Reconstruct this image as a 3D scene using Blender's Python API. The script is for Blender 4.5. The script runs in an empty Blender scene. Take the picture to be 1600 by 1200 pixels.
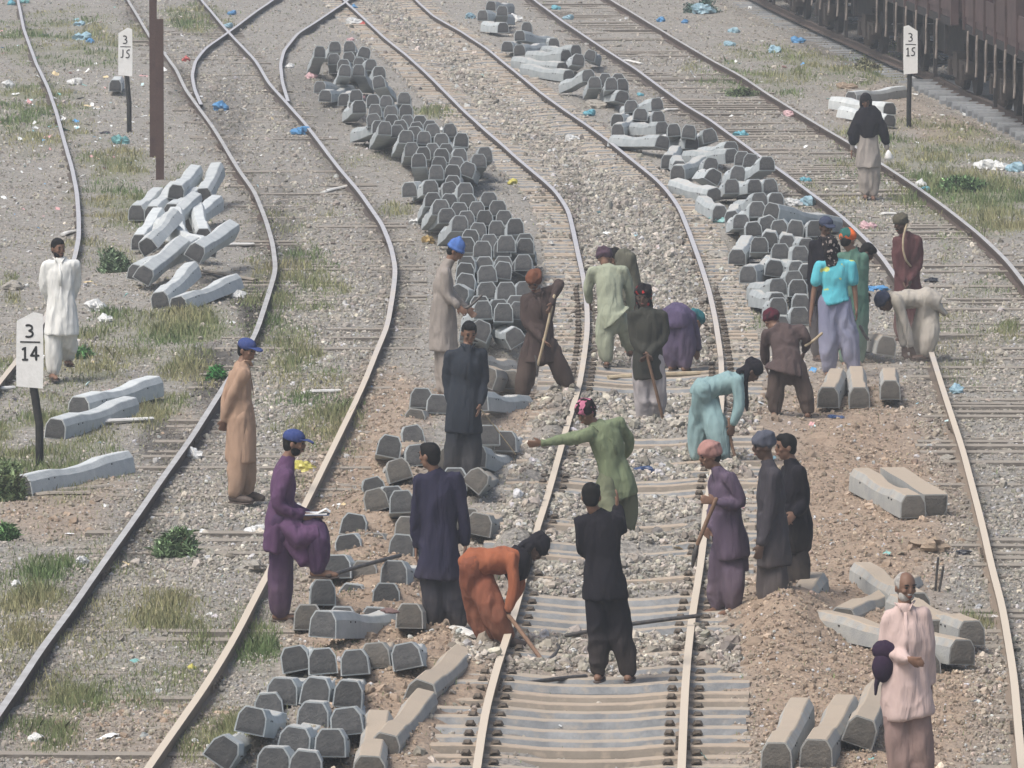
import bpy, math, random
import numpy as np
from mathutils import Vector, Matrix, Euler
random.seed(7); rng = np.random.default_rng(7)
S = bpy.context.scene
COL = S.collection
# ------------------------------------------------------------------ camera
FPX = 12500.0; CH = 9.0; PITCH = math.atan(1170/FPX)
CAM = np.array([0, 0, CH]); FW = np.array([0, math.cos(PITCH), -math.sin(PITCH)]); UP = np.array([0, math.sin(PITCH), math.cos(PITCH)])
cd = bpy.data.cameras.new('camera'); cam = bpy.data.objects.new('camera', cd); COL.objects.link(cam)
cam.location = (0, 0, CH); cam.rotation_euler = (math.pi/2-PITCH, 0, 0)
cd.sensor_width = 36; cd.lens = 36*FPX/1600; cd.clip_start = 1; cd.clip_end = 6000
S.camera = cam
# ------------------------------------------------------------------ world, sun, exposure
SUN_EL, SUN_AZ = math.radians(58), math.radians(-128)      # azimuth from +Y towards +X
w = bpy.data.worlds.new('World'); S.world = w; w.use_nodes = True
nt = w.node_tree; bg = nt.nodes['Background']; sky = nt.nodes.new('ShaderNodeTexSky'); sky.sky_type = 'NISHITA'
sky.sun_disc = False; sky.sun_elevation = SUN_EL; sky.sun_rotation = SUN_AZ; sky.air_density = 1.3; sky.dust_density = 6; sky.ozone_density = 1
nt.links.new(sky.outputs[0], bg.inputs[0]); bg.inputs[1].default_value = 0.118
sd = bpy.data.lights.new('sun', 'SUN'); sd.energy = 1.9; sd.angle = math.radians(22); sd.color = (1, .99, .97)
so = bpy.data.objects.new('sun', sd); COL.objects.link(so); so.location = (0, 60, 60)
dv = Vector((math.sin(SUN_AZ)*math.cos(SUN_EL), math.cos(SUN_AZ)*math.cos(SUN_EL), math.sin(SUN_EL)))
so.rotation_euler = dv.to_track_quat('Z', 'Y').to_euler()
S.view_settings.view_transform = 'Standard'; S.view_settings.look = 'None'; S.view_settings.gamma = 1
S.view_settings.use_curve_mapping = False; S.view_settings.exposure = 0.45
S.cycles.max_bounces = 6; S.cycles.volume_bounces = 1; S.cycles.use_denoising = True

# ------------------------------------------------------------------ pixel <-> world
def ray(px, py): return FW*FPX + np.array([1., 0, 0])*(px-800) + UP*(600-py)
def G(px, py, z=0.0):
    d = ray(px, py); t = (z-CH)/d[2]; return CAM + d*t
def AT(px, py, Y):
    d = ray(px, py); return CAM + d*(Y/d[1])
def PX(P):
    d = np.asarray(P)-CAM; zc = d@FW
    return 800+FPX*d[..., 0]/zc, 600-FPX*(d@UP)/zc

def h3(ix, iy, iz):
    n = (ix*374761393 + iy*668265263 + iz*2147483647) & 0xffffffff
    n = ((n ^ (n >> 13))*1274126177) & 0xffffffff
    return ((n ^ (n >> 16)) & 0xffff)/65535.0
def vn(x, y, z=0.0):
    x = np.asarray(x, float); y = np.asarray(y, float); z = np.asarray(z, float)+x*0
    ix, iy, iz = np.floor(x).astype(np.int64), np.floor(y).astype(np.int64), np.floor(z).astype(np.int64)
    fx, fy, fz = x-ix, y-iy, z-iz
    fx, fy, fz = [f*f*(3-2*f) for f in (fx, fy, fz)]
    r = 0
    for a in (0, 1):
        for b in (0, 1):
            for c in (0, 1):
                r = r + h3(ix+a, iy+b, iz+c)*(fx if a else 1-fx)*(fy if b else 1-fy)*(fz if c else 1-fz)
    return r*2-1

# ------------------------------------------------------------------ rails traced from the photograph
RAIL_Z = 0.13
RAILS = {
 'R0': [(20,-30),(28,0),(37,45),(57,100),(75,137),(88,175),(100,220),(112,260),(120,300),(123,340),(123,372),(116,405),(98,450),(62,510),(25,565),(0,595),(-40,650)],
 'R1': [(180,-30),(200,0),(218,30),(236,60),(256,82),(275,108),(290,140),(312,170),(335,202),(355,235),(375,268),(398,300),(415,342),(426,380),(431,420),(418,465),(400,520),(375,565),(350,603),(300,683),(262,735),(217,800),(150,895),(105,960),(60,1020),(20,1083),(0,1110),(-60,1200),(-90,1240)],
 'R2': [(290,-30),(315,0),(357,50),(400,95),(420,130),(452,165),(480,197),(505,230),(532,265),(562,300),(597,350),(611,385),(618,420),(614,458),(605,510),(590,545),(570,595),(547,645),(515,710),(478,785),(400,930),(365,1000),(322,1070),(287,1120),(260,1157),(230,1200),(205,1240)],
 'RB1': [(470,-30),(435,-6),(400,18),(357,50),(322,74),(305,95),(300,118),(304,140),(314,163)],
 'RB2': [(575,-22),(537,5),(500,30),(465,52),(444,78),(438,100),(441,128),(450,158)],
 'R3': [(520,-30),(537,0),(570,30),(600,58),(640,90),(672,120),(700,148),(730,178),(760,205),(787,228),(812,250),(838,272),(868,298),(888,328),(896,362),(904,400),(912,435),(917,475),(918,512),(913,555),(905,603),(887,662),(872,715),(857,770),(840,822),(822,887),(802,965),(777,1040),(757,1115),(745,1200),(738,1245)],
 'R4': [(625,-30),(650,0),(677,25),(722,50),(760,75),(800,108),(845,145),(887,175),(935,208),(980,243),(1022,277),(1043,298),(1062,325),(1077,363),(1093,407),(1107,450),(1118,500),(1127,562),(1128,620),(1121,700),(1110,755),(1102,795),(1099,850),(1090,912),(1082,957),(1075,1017),(1070,1080),(1065,1195),(1063,1245)],
 'R5': [(795,-30),(835,0),(875,30),(950,80),(990,105),(1030,135),(1065,160),(1105,184),(1145,213),(1185,242),(1225,270),(1265,300),(1310,333),(1350,370),(1375,397),(1397,428),(1425,475),(1447,525),(1460,565),(1470,597),(1487,650),(1505,705),(1520,762),(1535,820),(1552,897),(1565,940),(1575,1000),(1585,1062),(1590,1125),(1597,1200),(1602,1245)],
 'R6': [(910,-30),(955,0),(1000,27),(1050,57),(1102,88),(1160,120),(1200,147),(1235,168),(1265,187),(1325,222),(1385,260),(1440,297),(1482,327),(1532,367),(1570,403),(1600,440),(1640,500)],
 'R7': [(1130,-35),(1200,2),(1250,26),(1287,42),(1350,70),(1387,87),(1450,112),(1500,138),(1557,162),(1600,182),(1660,212)],
}
RW = {}
for k, pts in RAILS.items():
    RW[k] = np.array([G(x, y, RAIL_Z) for x, y in pts])[::-1]          # sorted near -> far (Y rising)
def railx(k, Y): return np.interp(Y, RW[k][:, 1], RW[k][:, 0])

def ell(px, py, L):
    r = np.zeros_like(px)
    for cx, cy, rx, ry, wt in L:
        d = ((px-cx)/rx)**2+((py-cy)/ry)**2
        r = np.maximum(r, wt*np.clip(1.35-d, 0, 1))
    return r
GRASS = [(100,60,120,45,.6),(60,180,90,60,.6),(230,310,110,60,.5),(120,560,140,60,.55),(60,700,130,80,.65),(110,960,150,120,.65),(240,1000,120,90,.5),(440,480,70,140,.5),(500,640,80,70,.55),(1220,110,150,40,.65),(1430,240,150,60,.55),(1330,330,90,50,.35),(1520,520,60,80,.35),(250,505,115,32,1),(300,28,55,22,.9),(90,60,60,22,.6),(190,50,60,20,.6),(50,140,60,16,.8),(110,215,60,16,.7),(200,285,75,25,.6),(180,250,60,20,.6),(60,690,110,42,1),(150,720,60,25,.6),
 (250,620,60,60,.6),(300,580,40,40,.6),(60,880,60,40,.9),(50,960,80,70,.9),(120,1010,90,60,.6),(230,960,110,40,.6),(110,1080,80,40,.7),(60,1150,70,30,.4),(1150,110,60,20,.7),(1200,125,60,14,.8),(1290,95,70,20,.6),(1350,100,50,20,.6),
 (1400,75,60,20,.6),(1500,305,110,45,1),(1570,350,70,35,1),(1420,215,60,14,.7),(1470,245,70,18,.6),(1560,230,60,14,.6),(1545,965,28,22,.9),(1590,520,20,20,.8),(490,430,45,25,.7),(500,660,60,32,.8),(440,520,40,40,.7),(470,560,50,25,.6),(545,605,30,15,.7),
 (680,180,45,10,.8),(620,330,40,14,.5),(395,1000,45,50,.8),(330,1130,60,40,.7),(300,1150,40,40,.5),(250,1080,90,30,.5),(180,560,70,25,.5),(15,450,15,40,.5),(1300,360,40,25,.5),(1160,500,30,20,.5),(1480,560,30,30,.5),(450,760,30,20,.4),(1350,240,40,20,.3),(460,330,70,14,.4),(150,400,60,20,.4),(560,250,60,14,.3),(720,1010,30,25,.5),(1480,395,30,30,.5),(1560,440,50,20,.6)]
DIRT = [(620,1010,170,260,1),(560,760,120,140,.9),(600,640,80,60,.8),(1330,800,170,230,1),(1350,1100,230,170,1),(1260,1000,170,110,1),(790,640,110,45,.9),(1210,650,110,50,.7),(1150,720,60,120,.6),(1130,1050,70,160,.7),(690,1080,90,160,.9),(70,800,90,40,.6),(200,1150,200,60,.4),(110,760,90,30,.5),(290,660,30,30,.3),(1380,170,90,40,.4),(770,1020,40,60,.6),(930,1020,160,60,.5),(360,1130,60,30,.5),(1480,200,60,30,.5)]
OIL_DARK = [(392,480,26,50,.9),(430,330,18,60,.4),(330,585,45,50,.7),(270,690,45,40,.6),(360,180,40,60,.3),(440,400,20,90,.4),(210,840,35,50,.5),(130,960,35,50,.45),(60,1060,30,50,.5),(300,450,60,25,.3),(640,470,22,80,.35),(880,330,40,60,.25),(1100,180,80,30,.2),(500,150,60,60,.25),(1530,60,200,60,.5),(1380,50,140,50,.5)]  # oily streaks along the rails, plus darker ground beneath the wagons
HEAP = [(1440,985,70,14,.1),(1340,965,60,18,.1),(1270,965,40,20,.1),(500,1040,110,12,.12),(470,1078,90,9,.08),(500,1120,100,12,.12),(560,985,100,12,.14),(540,930,70,12,.08),(600,1110,50,40,.1),(680,1010,40,40,.08),(450,1150,90,8,.06),(1225,985,75,60,.34),(1330,905,110,50,.06),(1300,1080,60,40,.05),(590,900,60,30,.16),(600,940,70,25,.15),(570,1025,100,30,.06),(480,1090,60,30,.05),(520,1060,90,14,.08),(590,790,60,30,.12),(640,740,50,40,.14),(640,680,45,40,.1),(570,860,45,25,.14),(620,1060,50,30,.1),(480,1045,60,20,.06),
 (680,640,50,30,.1),(1370,860,60,20,.06),(1290,690,90,30,.07),(1180,650,60,20,.05),(1420,930,80,25,.08),(1100,655,20,60,.0),(650,1130,60,60,.1),(720,1080,50,40,.05),(760,650,60,20,.06)]
def zones(X, Y):
    px, py = PX(np.stack([X, Y, np.zeros_like(X)], -1))
    wob = 18*vn(X*1.3, Y*.25+7)+8*vn(X*4, Y*.8)
    g = ell(px+wob*1.3, py+wob*.5, GRASS); d = ell(px+wob, py+wob*.5, DIRT); o = ell(px+wob, py, OIL_DARK)
    g = np.clip(g*(.75+.9*vn(X*2.2, Y*.7+3)), 0, 1)
    sd = np.zeros_like(px)
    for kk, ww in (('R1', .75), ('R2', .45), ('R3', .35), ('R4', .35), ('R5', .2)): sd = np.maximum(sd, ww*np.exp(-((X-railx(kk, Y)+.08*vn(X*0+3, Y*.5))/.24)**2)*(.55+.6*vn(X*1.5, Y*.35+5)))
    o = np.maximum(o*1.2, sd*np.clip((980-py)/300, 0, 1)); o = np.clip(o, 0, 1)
    inB = ((X > railx('R3', Y)-.5) & (X < railx('R4', Y)+.45)).astype(float)
    inC = ((X > railx('R5', Y)-.4) & (X < railx('R5', Y)+2.2) & (py > 60)).astype(float)
    inA = ((X > railx('R1', Y)-.2) & (X < railx('R2', Y)+.2) & (py < 900)).astype(float)
    b = np.maximum(np.maximum(inB, .3*inC), .4*inA)
    return px, py, g, d, o, b
# banks of stone heaped on the sleepers of the middle track / hollows dug between them (photo rows)
BANK = [(632,16,.05),(672,13,.085),(740,10,.04),(712,9,.06),(800,20,.085),(845,8,.05),(893,11,.08),(922,7,.07),(1008,16,.05),(1040,12,.06)]
PIT = [(948,7,.22),(862,8,.1),(1025,10,.05)]
def gz(X, Y):
    X = np.asarray(X, float); Y = np.asarray(Y, float)
    px, py = PX(np.stack([X, Y, np.zeros_like(X)], -1))
    z = .032*vn(X*1.1, Y*.8)+.018*vn(X*3.1, Y*2.1)+.008*vn(X*9, Y*9)
    wob = 14*vn(X*1.7, Y*.4+7)
    h = np.zeros_like(z)
    for cx, cy, rx, ry, wt in HEAP:
        d = ((px-cx+wob)/rx)**2+((py-cy+wob*.5)/ry)**2
        h = np.maximum(h, wt*np.exp(-1.3*d))
    dz = ell(px, py, DIRT)
    z = z + h*(1+.25*vn(X*5, Y*5)) + dz*(.022*vn(X*6, Y*5)+.014*vn(X*14, Y*12))
    xa, xb = railx('R3', Y), railx('R4', Y)
    inB = np.clip((X-xa+.42)/.12, 0, 1)*np.clip((xb+.36-X)/.12, 0, 1)
    cx = (X-xa)/(xb-xa)
    zb = np.where(py > 575, -.085, np.where((cx > .04) & (cx < .96) & (py > 290), .024, -.012))+.014*vn(X*2, Y*1.4)
    for c, hw, hh in BANK:
        wv = c+6*vn(X*2+c, 0*X)
        zb = np.maximum(zb, (-.085+(hh+.06)*np.exp(-((py-wv)/hw)**4))*np.where(py > 575, 1, 1))
    zb = zb+np.where(py > 575, .13, .02)*np.clip(vn(X*.9+3, Y*.5)*1.1+.55*vn(X*2.6, Y*1.3)-.28, 0, .7)
    zb = zb+np.where((cx < -.015) & (py > 575), .10*np.clip((1150+30*vn(Y*2, X*3)-py)/40, 0, 1)*np.clip(np.abs(py-1003)/18-1, 0, 1), 0)+np.where((cx > 1.02) & (py > 640), .085*np.clip((vn(X*2, Y*.7+9)+.15)*2, 0, 1)*np.clip((1090-py)/60, 0, 1), 0)
    for c, hw, hh in PIT:
        zb = zb-hh*np.exp(-((py-c)/hw)**4)*np.exp(-((cx-.5)/.55)**6)
    z = z*(1-inB)+inB*(zb+.015*vn(X*7, Y*6))
    xc = railx('R5', Y)
    inC = np.clip((X-xc+.3)/.2, 0, 1)*np.clip((xc+2.1-X)/.2, 0, 1)
    z = z-.02*inC
    x7 = railx('R7', Y); in7 = np.clip((X-x7+1.1)/.5, 0, 1)
    z = z-.12*in7
    return z
def gzs(x, y): return float(gz(np.array([x]), np.array([y]))[0])

# ------------------------------------------------------------------ helpers
def tag(o, label=None, cat=None, group=None, kind=None):
    if label: o['label'] = label
    if cat: o['category'] = cat
    if group: o['group'] = group
    if kind: o['kind'] = kind
    return o
class Geo:
    def __init__(s): s.V = []; s.F = []; s.M = []; s.n = 0
    def add(s, V, F, m=0):
        V = np.asarray(V, float); s.V.append(V)
        for f in F: s.F.append([i+s.n for i in f]); s.M.append(m)
        s.n += len(V); return s
    def box(s, lo, hi, m=0, M=None):
        x0, y0, z0 = lo; x1, y1, z1 = hi
        V = np.array([(x0,y0,z0),(x1,y0,z0),(x1,y1,z0),(x0,y1,z0),(x0,y0,z1),(x1,y0,z1),(x1,y1,z1),(x0,y1,z1)], float)
        if M is not None: V = V@M[0].T+M[1]
        return s.add(V, [(0,3,2,1),(4,5,6,7),(0,1,5,4),(1,2,6,5),(2,3,7,6),(3,0,4,7)], m)
    def loft(s, P, A, rx, ry, n=12, m=0):
        """rings round points P; A = side vectors; rx along A, ry across"""
        P = np.asarray(P, float); k = len(P); A = np.asarray(A, float)
        if A.ndim == 1: A = np.tile(A, (k, 1))
        T = np.gradient(P, axis=0); T /= np.linalg.norm(T, axis=1)[:, None]+1e-9
        V = []; an = np.linspace(0, 2*math.pi, n, endpoint=False)
        for i in range(k):
            t = T[i]; a = A[i]-t*(A[i]@t); a /= np.linalg.norm(a)+1e-9; b = np.cross(t, a)
            for q in an: V.append(P[i]+a*math.cos(q)*rx[i]+b*math.sin(q)*ry[i])
        F = []
        for i in range(k-1):
            for j in range(n):
                F.append((i*n+j, i*n+(j+1) % n, (i+1)*n+(j+1) % n, (i+1)*n+j))
        F.append(tuple(range(n))[::-1]); F.append(tuple((k-1)*n+j for j in range(n)))
        return s.add(V, F, m)
    def tube(s, P, r, n=8, m=0, sub=0, ends=True):
        P = np.asarray(P, float); k = len(P)
        r = np.full(k, r) if np.isscalar(r) else np.asarray(r, float)
        if sub:
            t = np.linspace(0, k-1, (k-1)*sub+1)
            P2 = np.stack([np.interp(t, range(k), P[:, c]) for c in range(3)], 1); r = np.interp(t, range(k), r)
            if k > 2:
                for _ in range(2): P2[1:-1] = .25*P2[:-2]+.5*P2[1:-1]+.25*P2[2:]
            P = P2
        d0 = P[1]-P[0]; d0 /= np.linalg.norm(d0)+1e-9; d1 = P[-1]-P[-2]; d1 /= np.linalg.norm(d1)+1e-9
        if ends:
            P = np.vstack([P[0]-d0*r[0]*.9, P[0]-d0*r[0]*.6, P, P[-1]+d1*r[-1]*.6, P[-1]+d1*r[-1]*.9]); r = np.concatenate([[r[0]*.35, r[0]*.8], r, [r[-1]*.8, r[-1]*.35]])
        a = np.array([1., .13, .07]) if abs(d0[0]) < .8 else np.array([.1, 1., .2])
        return s.loft(P, a, r, r, n, m)
    def ell(s, c, R, fr=None, n=14, k=8, m=0):
        fr = np.eye(3) if fr is None else fr            # rows = axes
        V = []; F = []
        for i in range(k+1):
            th = math.pi*(.04+.92*i/k)
            for j in range(n):
                q = 2*math.pi*j/n; l = np.array([R[0]*math.sin(th)*math.cos(q), R[1]*math.sin(th)*math.sin(q), R[2]*math.cos(th)])
                V.append(np.asarray(c)+l@fr)
        for i in range(k):
            for j in range(n): F.append((i*n+j, (i+1)*n+j, (i+1)*n+(j+1) % n, i*n+(j+1) % n))
        F.append(tuple(range(n))); F.append(tuple(k*n+j for j in range(n))[::-1])
        return s.add(V, F, m)
    def mesh(s, name, mats, smooth=False):
        me = bpy.data.meshes.new(name); V = np.vstack(s.V)
        me.from_pydata(V.tolist(), [], s.F)
        for m in mats: me.materials.append(m)
        if len(mats) > 1: me.polygons.foreach_set('material_index', s.M)
        if smooth: me.polygons.foreach_set('use_smooth', [True]*len(s.F))
        me.update(); return me
    def obj(s, name, mats, parent=None, smooth=False, loc=None):
        o = bpy.data.objects.new(name, s.mesh(name, mats if isinstance(mats, list) else [mats], smooth))
        COL.objects.link(o)
        if parent: o.parent = parent
        if loc is not None: o.location = loc
        return o
def empty(name, loc, rz=0):
    o = bpy.data.objects.new(name, None); o.empty_display_size = .2; COL.objects.link(o); o.location = loc; o.rotation_euler = (0, 0, rz); return o

# ------------------------------------------------------------------ materials
def N(nt, t, **kw):
    n = nt.nodes.new(t)
    for k, v in kw.items(): setattr(n, k, v)
    return n
def mat(name, c, c2=None, sc=6, rough=.85, metal=0, bump=0, bsc=40, dust=None, dustamt=0, objrand=0, spec=.3, contrast=(.35, .65), space='Object'):
    m = bpy.data.materials.new(name); m.use_nodes = True; nt = m.node_tree; L = nt.links
    b = nt.nodes['Principled BSDF']; b.inputs['Roughness'].default_value = rough; b.inputs['Metallic'].default_value = metal
    b.inputs['Specular IOR Level'].default_value = spec
    tc = N(nt, 'ShaderNodeTexCoord'); last = None
    if space == 'World':
        geo = N(nt, 'ShaderNodeNewGeometry'); co = geo.outputs['Position']
    else: co = tc.outputs['Object']
    if c2:
        nz = N(nt, 'ShaderNodeTexNoise'); nz.inputs['Scale'].default_value = sc; nz.inputs['Detail'].default_value = 6; nz.inputs['Roughness'].default_value = .65
        L.new(co, nz.inputs['Vector'])
        mr = N(nt, 'ShaderNodeMapRange'); mr.inputs[1].default_value = contrast[0]; mr.inputs[2].default_value = contrast[1]; L.new(nz.outputs[0], mr.inputs[0])
        mx = N(nt, 'ShaderNodeMix', data_type='RGBA'); L.new(mr.outputs[0], mx.inputs[0]); mx.inputs[6].default_value = (*c, 1); mx.inputs[7].default_value = (*c2, 1); last = mx.outputs[2]
    if objrand:
        oi = N(nt, 'ShaderNodeObjectInfo'); mr = N(nt, 'ShaderNodeMapRange'); L.new(oi.outputs['Random'], mr.inputs[0]); mr.inputs[3].default_value = 1-objrand; mr.inputs[4].default_value = 1+objrand
        hs = N(nt, 'ShaderNodeHueSaturation'); L.new(mr.outputs[0], hs.inputs['Value'])
        if last: L.new(last, hs.inputs['Color'])
        else: hs.inputs['Color'].default_value = (*c, 1)
        last = hs.outputs[0]
    if dust:
        ge = N(nt, 'ShaderNodeNewGeometry'); sx = N(nt, 'ShaderNodeSeparateXYZ'); L.new(ge.outputs['Normal'], sx.inputs[0])
        n2 = N(nt, 'ShaderNodeTexNoise'); n2.inputs['Scale'].default_value = 9; n2.inputs['Detail'].default_value = 5; L.new(ge.outputs['Position'], n2.inputs['Vector'])
        ad = N(nt, 'ShaderNodeMath', operation='MULTIPLY_ADD'); L.new(n2.outputs[0], ad.inputs[0]); ad.inputs[1].default_value = 1.0; L.new(sx.outputs[2], ad.inputs[2])
        mr = N(nt, 'ShaderNodeMapRange'); L.new(ad.outputs[0], mr.inputs[0]); mr.inputs[1].default_value = 1.3-dustamt*.8; mr.inputs[2].default_value = 1.55-dustamt*.6; mr.inputs[4].default_value = .85
        mx = N(nt, 'ShaderNodeMix', data_type='RGBA'); L.new(mr.outputs[0], mx.inputs[0])
        if last: L.new(last, mx.inputs[6])
        else: mx.inputs[6].default_value = (*c, 1)
        mx.inputs[7].default_value = (*dust, 1); last = mx.outputs[2]
    if last: L.new(last, b.inputs['Base Color'])
    else: b.inputs['Base Color'].default_value = (*c, 1)
    if bump:
        nb = N(nt, 'ShaderNodeTexNoise'); nb.inputs['Scale'].default_value = bsc; nb.inputs['Detail'].default_value = 4; L.new(co, nb.inputs['Vector'])
        bp = N(nt, 'ShaderNodeBump'); bp.inputs['Strength'].default_value = bump; bp.inputs['Distance'].default_value = .02; L.new(nb.outputs[0], bp.inputs['Height']); L.new(bp.outputs[0], b.inputs['Normal'])
    return m
SAND = (.37, .30, .225)
M_CON = mat('concrete', (.30, .335, .35), (.40, .43, .44), sc=5, bump=.35, bsc=60, dust=(.42, .41, .38), dustamt=.02, objrand=.14)
M_CONS = mat('dusty_concrete', (.28, .29, .29), (.36, .36, .34), sc=5, bump=.35, bsc=60, dust=SAND, dustamt=.38, objrand=.1)
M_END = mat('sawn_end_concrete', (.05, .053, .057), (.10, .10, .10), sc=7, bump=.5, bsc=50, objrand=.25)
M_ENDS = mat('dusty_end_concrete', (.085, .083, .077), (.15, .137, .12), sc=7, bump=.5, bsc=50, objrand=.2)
M_TRK = mat('track_concrete', (.165, .175, .185), (.27, .28, .285), sc=4, bump=.4, bsc=40, dust=(.37, .31, .24), dustamt=.3, objrand=.12)
M_TRK2 = mat('muddy_track_concrete', (.23, .20, .165), (.18, .158, .13), sc=3, bump=.3, bsc=50, dust=(.38, .31, .24), dustamt=.3, objrand=.12)
M_CONP = mat('pale_concrete', (.40, .43, .44), (.52, .545, .545), sc=5, bump=.4, bsc=50, objrand=.1)
M_CON2 = mat('blue_grey_concrete', (.17, .185, .2), (.24, .25, .26), sc=4, bump=.3, bsc=50, objrand=.15)  # darker blue-grey concrete for the sleepers of the wagon track
M_WOOD = mat('old_sleeper', (.2, .185, .165), (.12, .105, .09), sc=8, bump=.6, bsc=30, dust=(.27, .24, .20), dustamt=.35, objrand=.25)
def railmat(name, a, b, y0, y1, **k):
    m = mat(name, a, tuple(x*.8 for x in a), **k); nt = m.node_tree; L = nt.links; bs = nt.nodes['Principled BSDF']; src = bs.inputs['Base Color'].links[0].from_socket
    ge = N(nt, 'ShaderNodeNewGeometry'); sx = N(nt, 'ShaderNodeSeparateXYZ'); L.new(ge.outputs['Position'], sx.inputs[0]); nz = N(nt, 'ShaderNodeTexNoise'); nz.inputs['Scale'].default_value = 1.1; nz.inputs['Detail'].default_value = 4; L.new(ge.outputs['Position'], nz.inputs['Vector'])
    ad = N(nt, 'ShaderNodeMath', operation='MULTIPLY_ADD'); L.new(nz.outputs[0], ad.inputs[0]); ad.inputs[1].default_value = 26; L.new(sx.outputs[1], ad.inputs[2]); mr = N(nt, 'ShaderNodeMapRange'); L.new(ad.outputs[0], mr.inputs[0]); mr.inputs[1].default_value = y0+13; mr.inputs[2].default_value = y1+13
    x = N(nt, 'ShaderNodeMix', data_type='RGBA'); L.new(mr.outputs[0], x.inputs[0]); x.inputs[6].default_value = (*b, 1); L.new(src, x.inputs[7]); L.new(x.outputs[2], bs.inputs['Base Color']); return m
M_RT = mat('worn_rail_head', (.43, .425, .42), (.32, .31, .30), sc=3, rough=.5)
M_RTS = railmat('dusty_rail_head', (.42, .42, .44), (.50, .435, .35), 92, 116, rough=.65)
M_RS = mat('rusty_rail_side', (.055, .042, .037), (.10, .075, .062), sc=12, bump=.4, bsc=60)
M_RSS = railmat('sandy_rail_side', (.085, .07, .062), (.20, .16, .125), 85, 105, bump=.4, bsc=60)
M_CLIP = mat('oily_clip', (.055, .048, .042), (.13, .105, .08), sc=30, rough=.7)
M_STEEL = mat('brown_steel', (.06, .035, .032), (.09, .055, .045), sc=4, bump=.3, bsc=40)
M_BLACK = mat('black_paint', (.012, .013, .015), (.03, .03, .03), sc=10, rough=.6)
M_WHITE = mat('white_paint', (.8, .8, .79), (.7, .7, .68), sc=9, rough=.6, bump=.2)
M_IRON = mat('tool_iron', (.06, .06, .065), (.12, .11, .1), sc=20, rough=.5, metal=.5)
M_HANDLE = mat('pale_wood', (.42, .36, .25), (.32, .25, .17), sc=14)
M_HANDLE2 = mat('brown_wood', (.15, .09, .06), (.2, .13, .09), sc=14)
M_STRIP = mat('bleached_board', (.62, .62, .6), (.5, .49, .46), sc=6)
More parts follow.
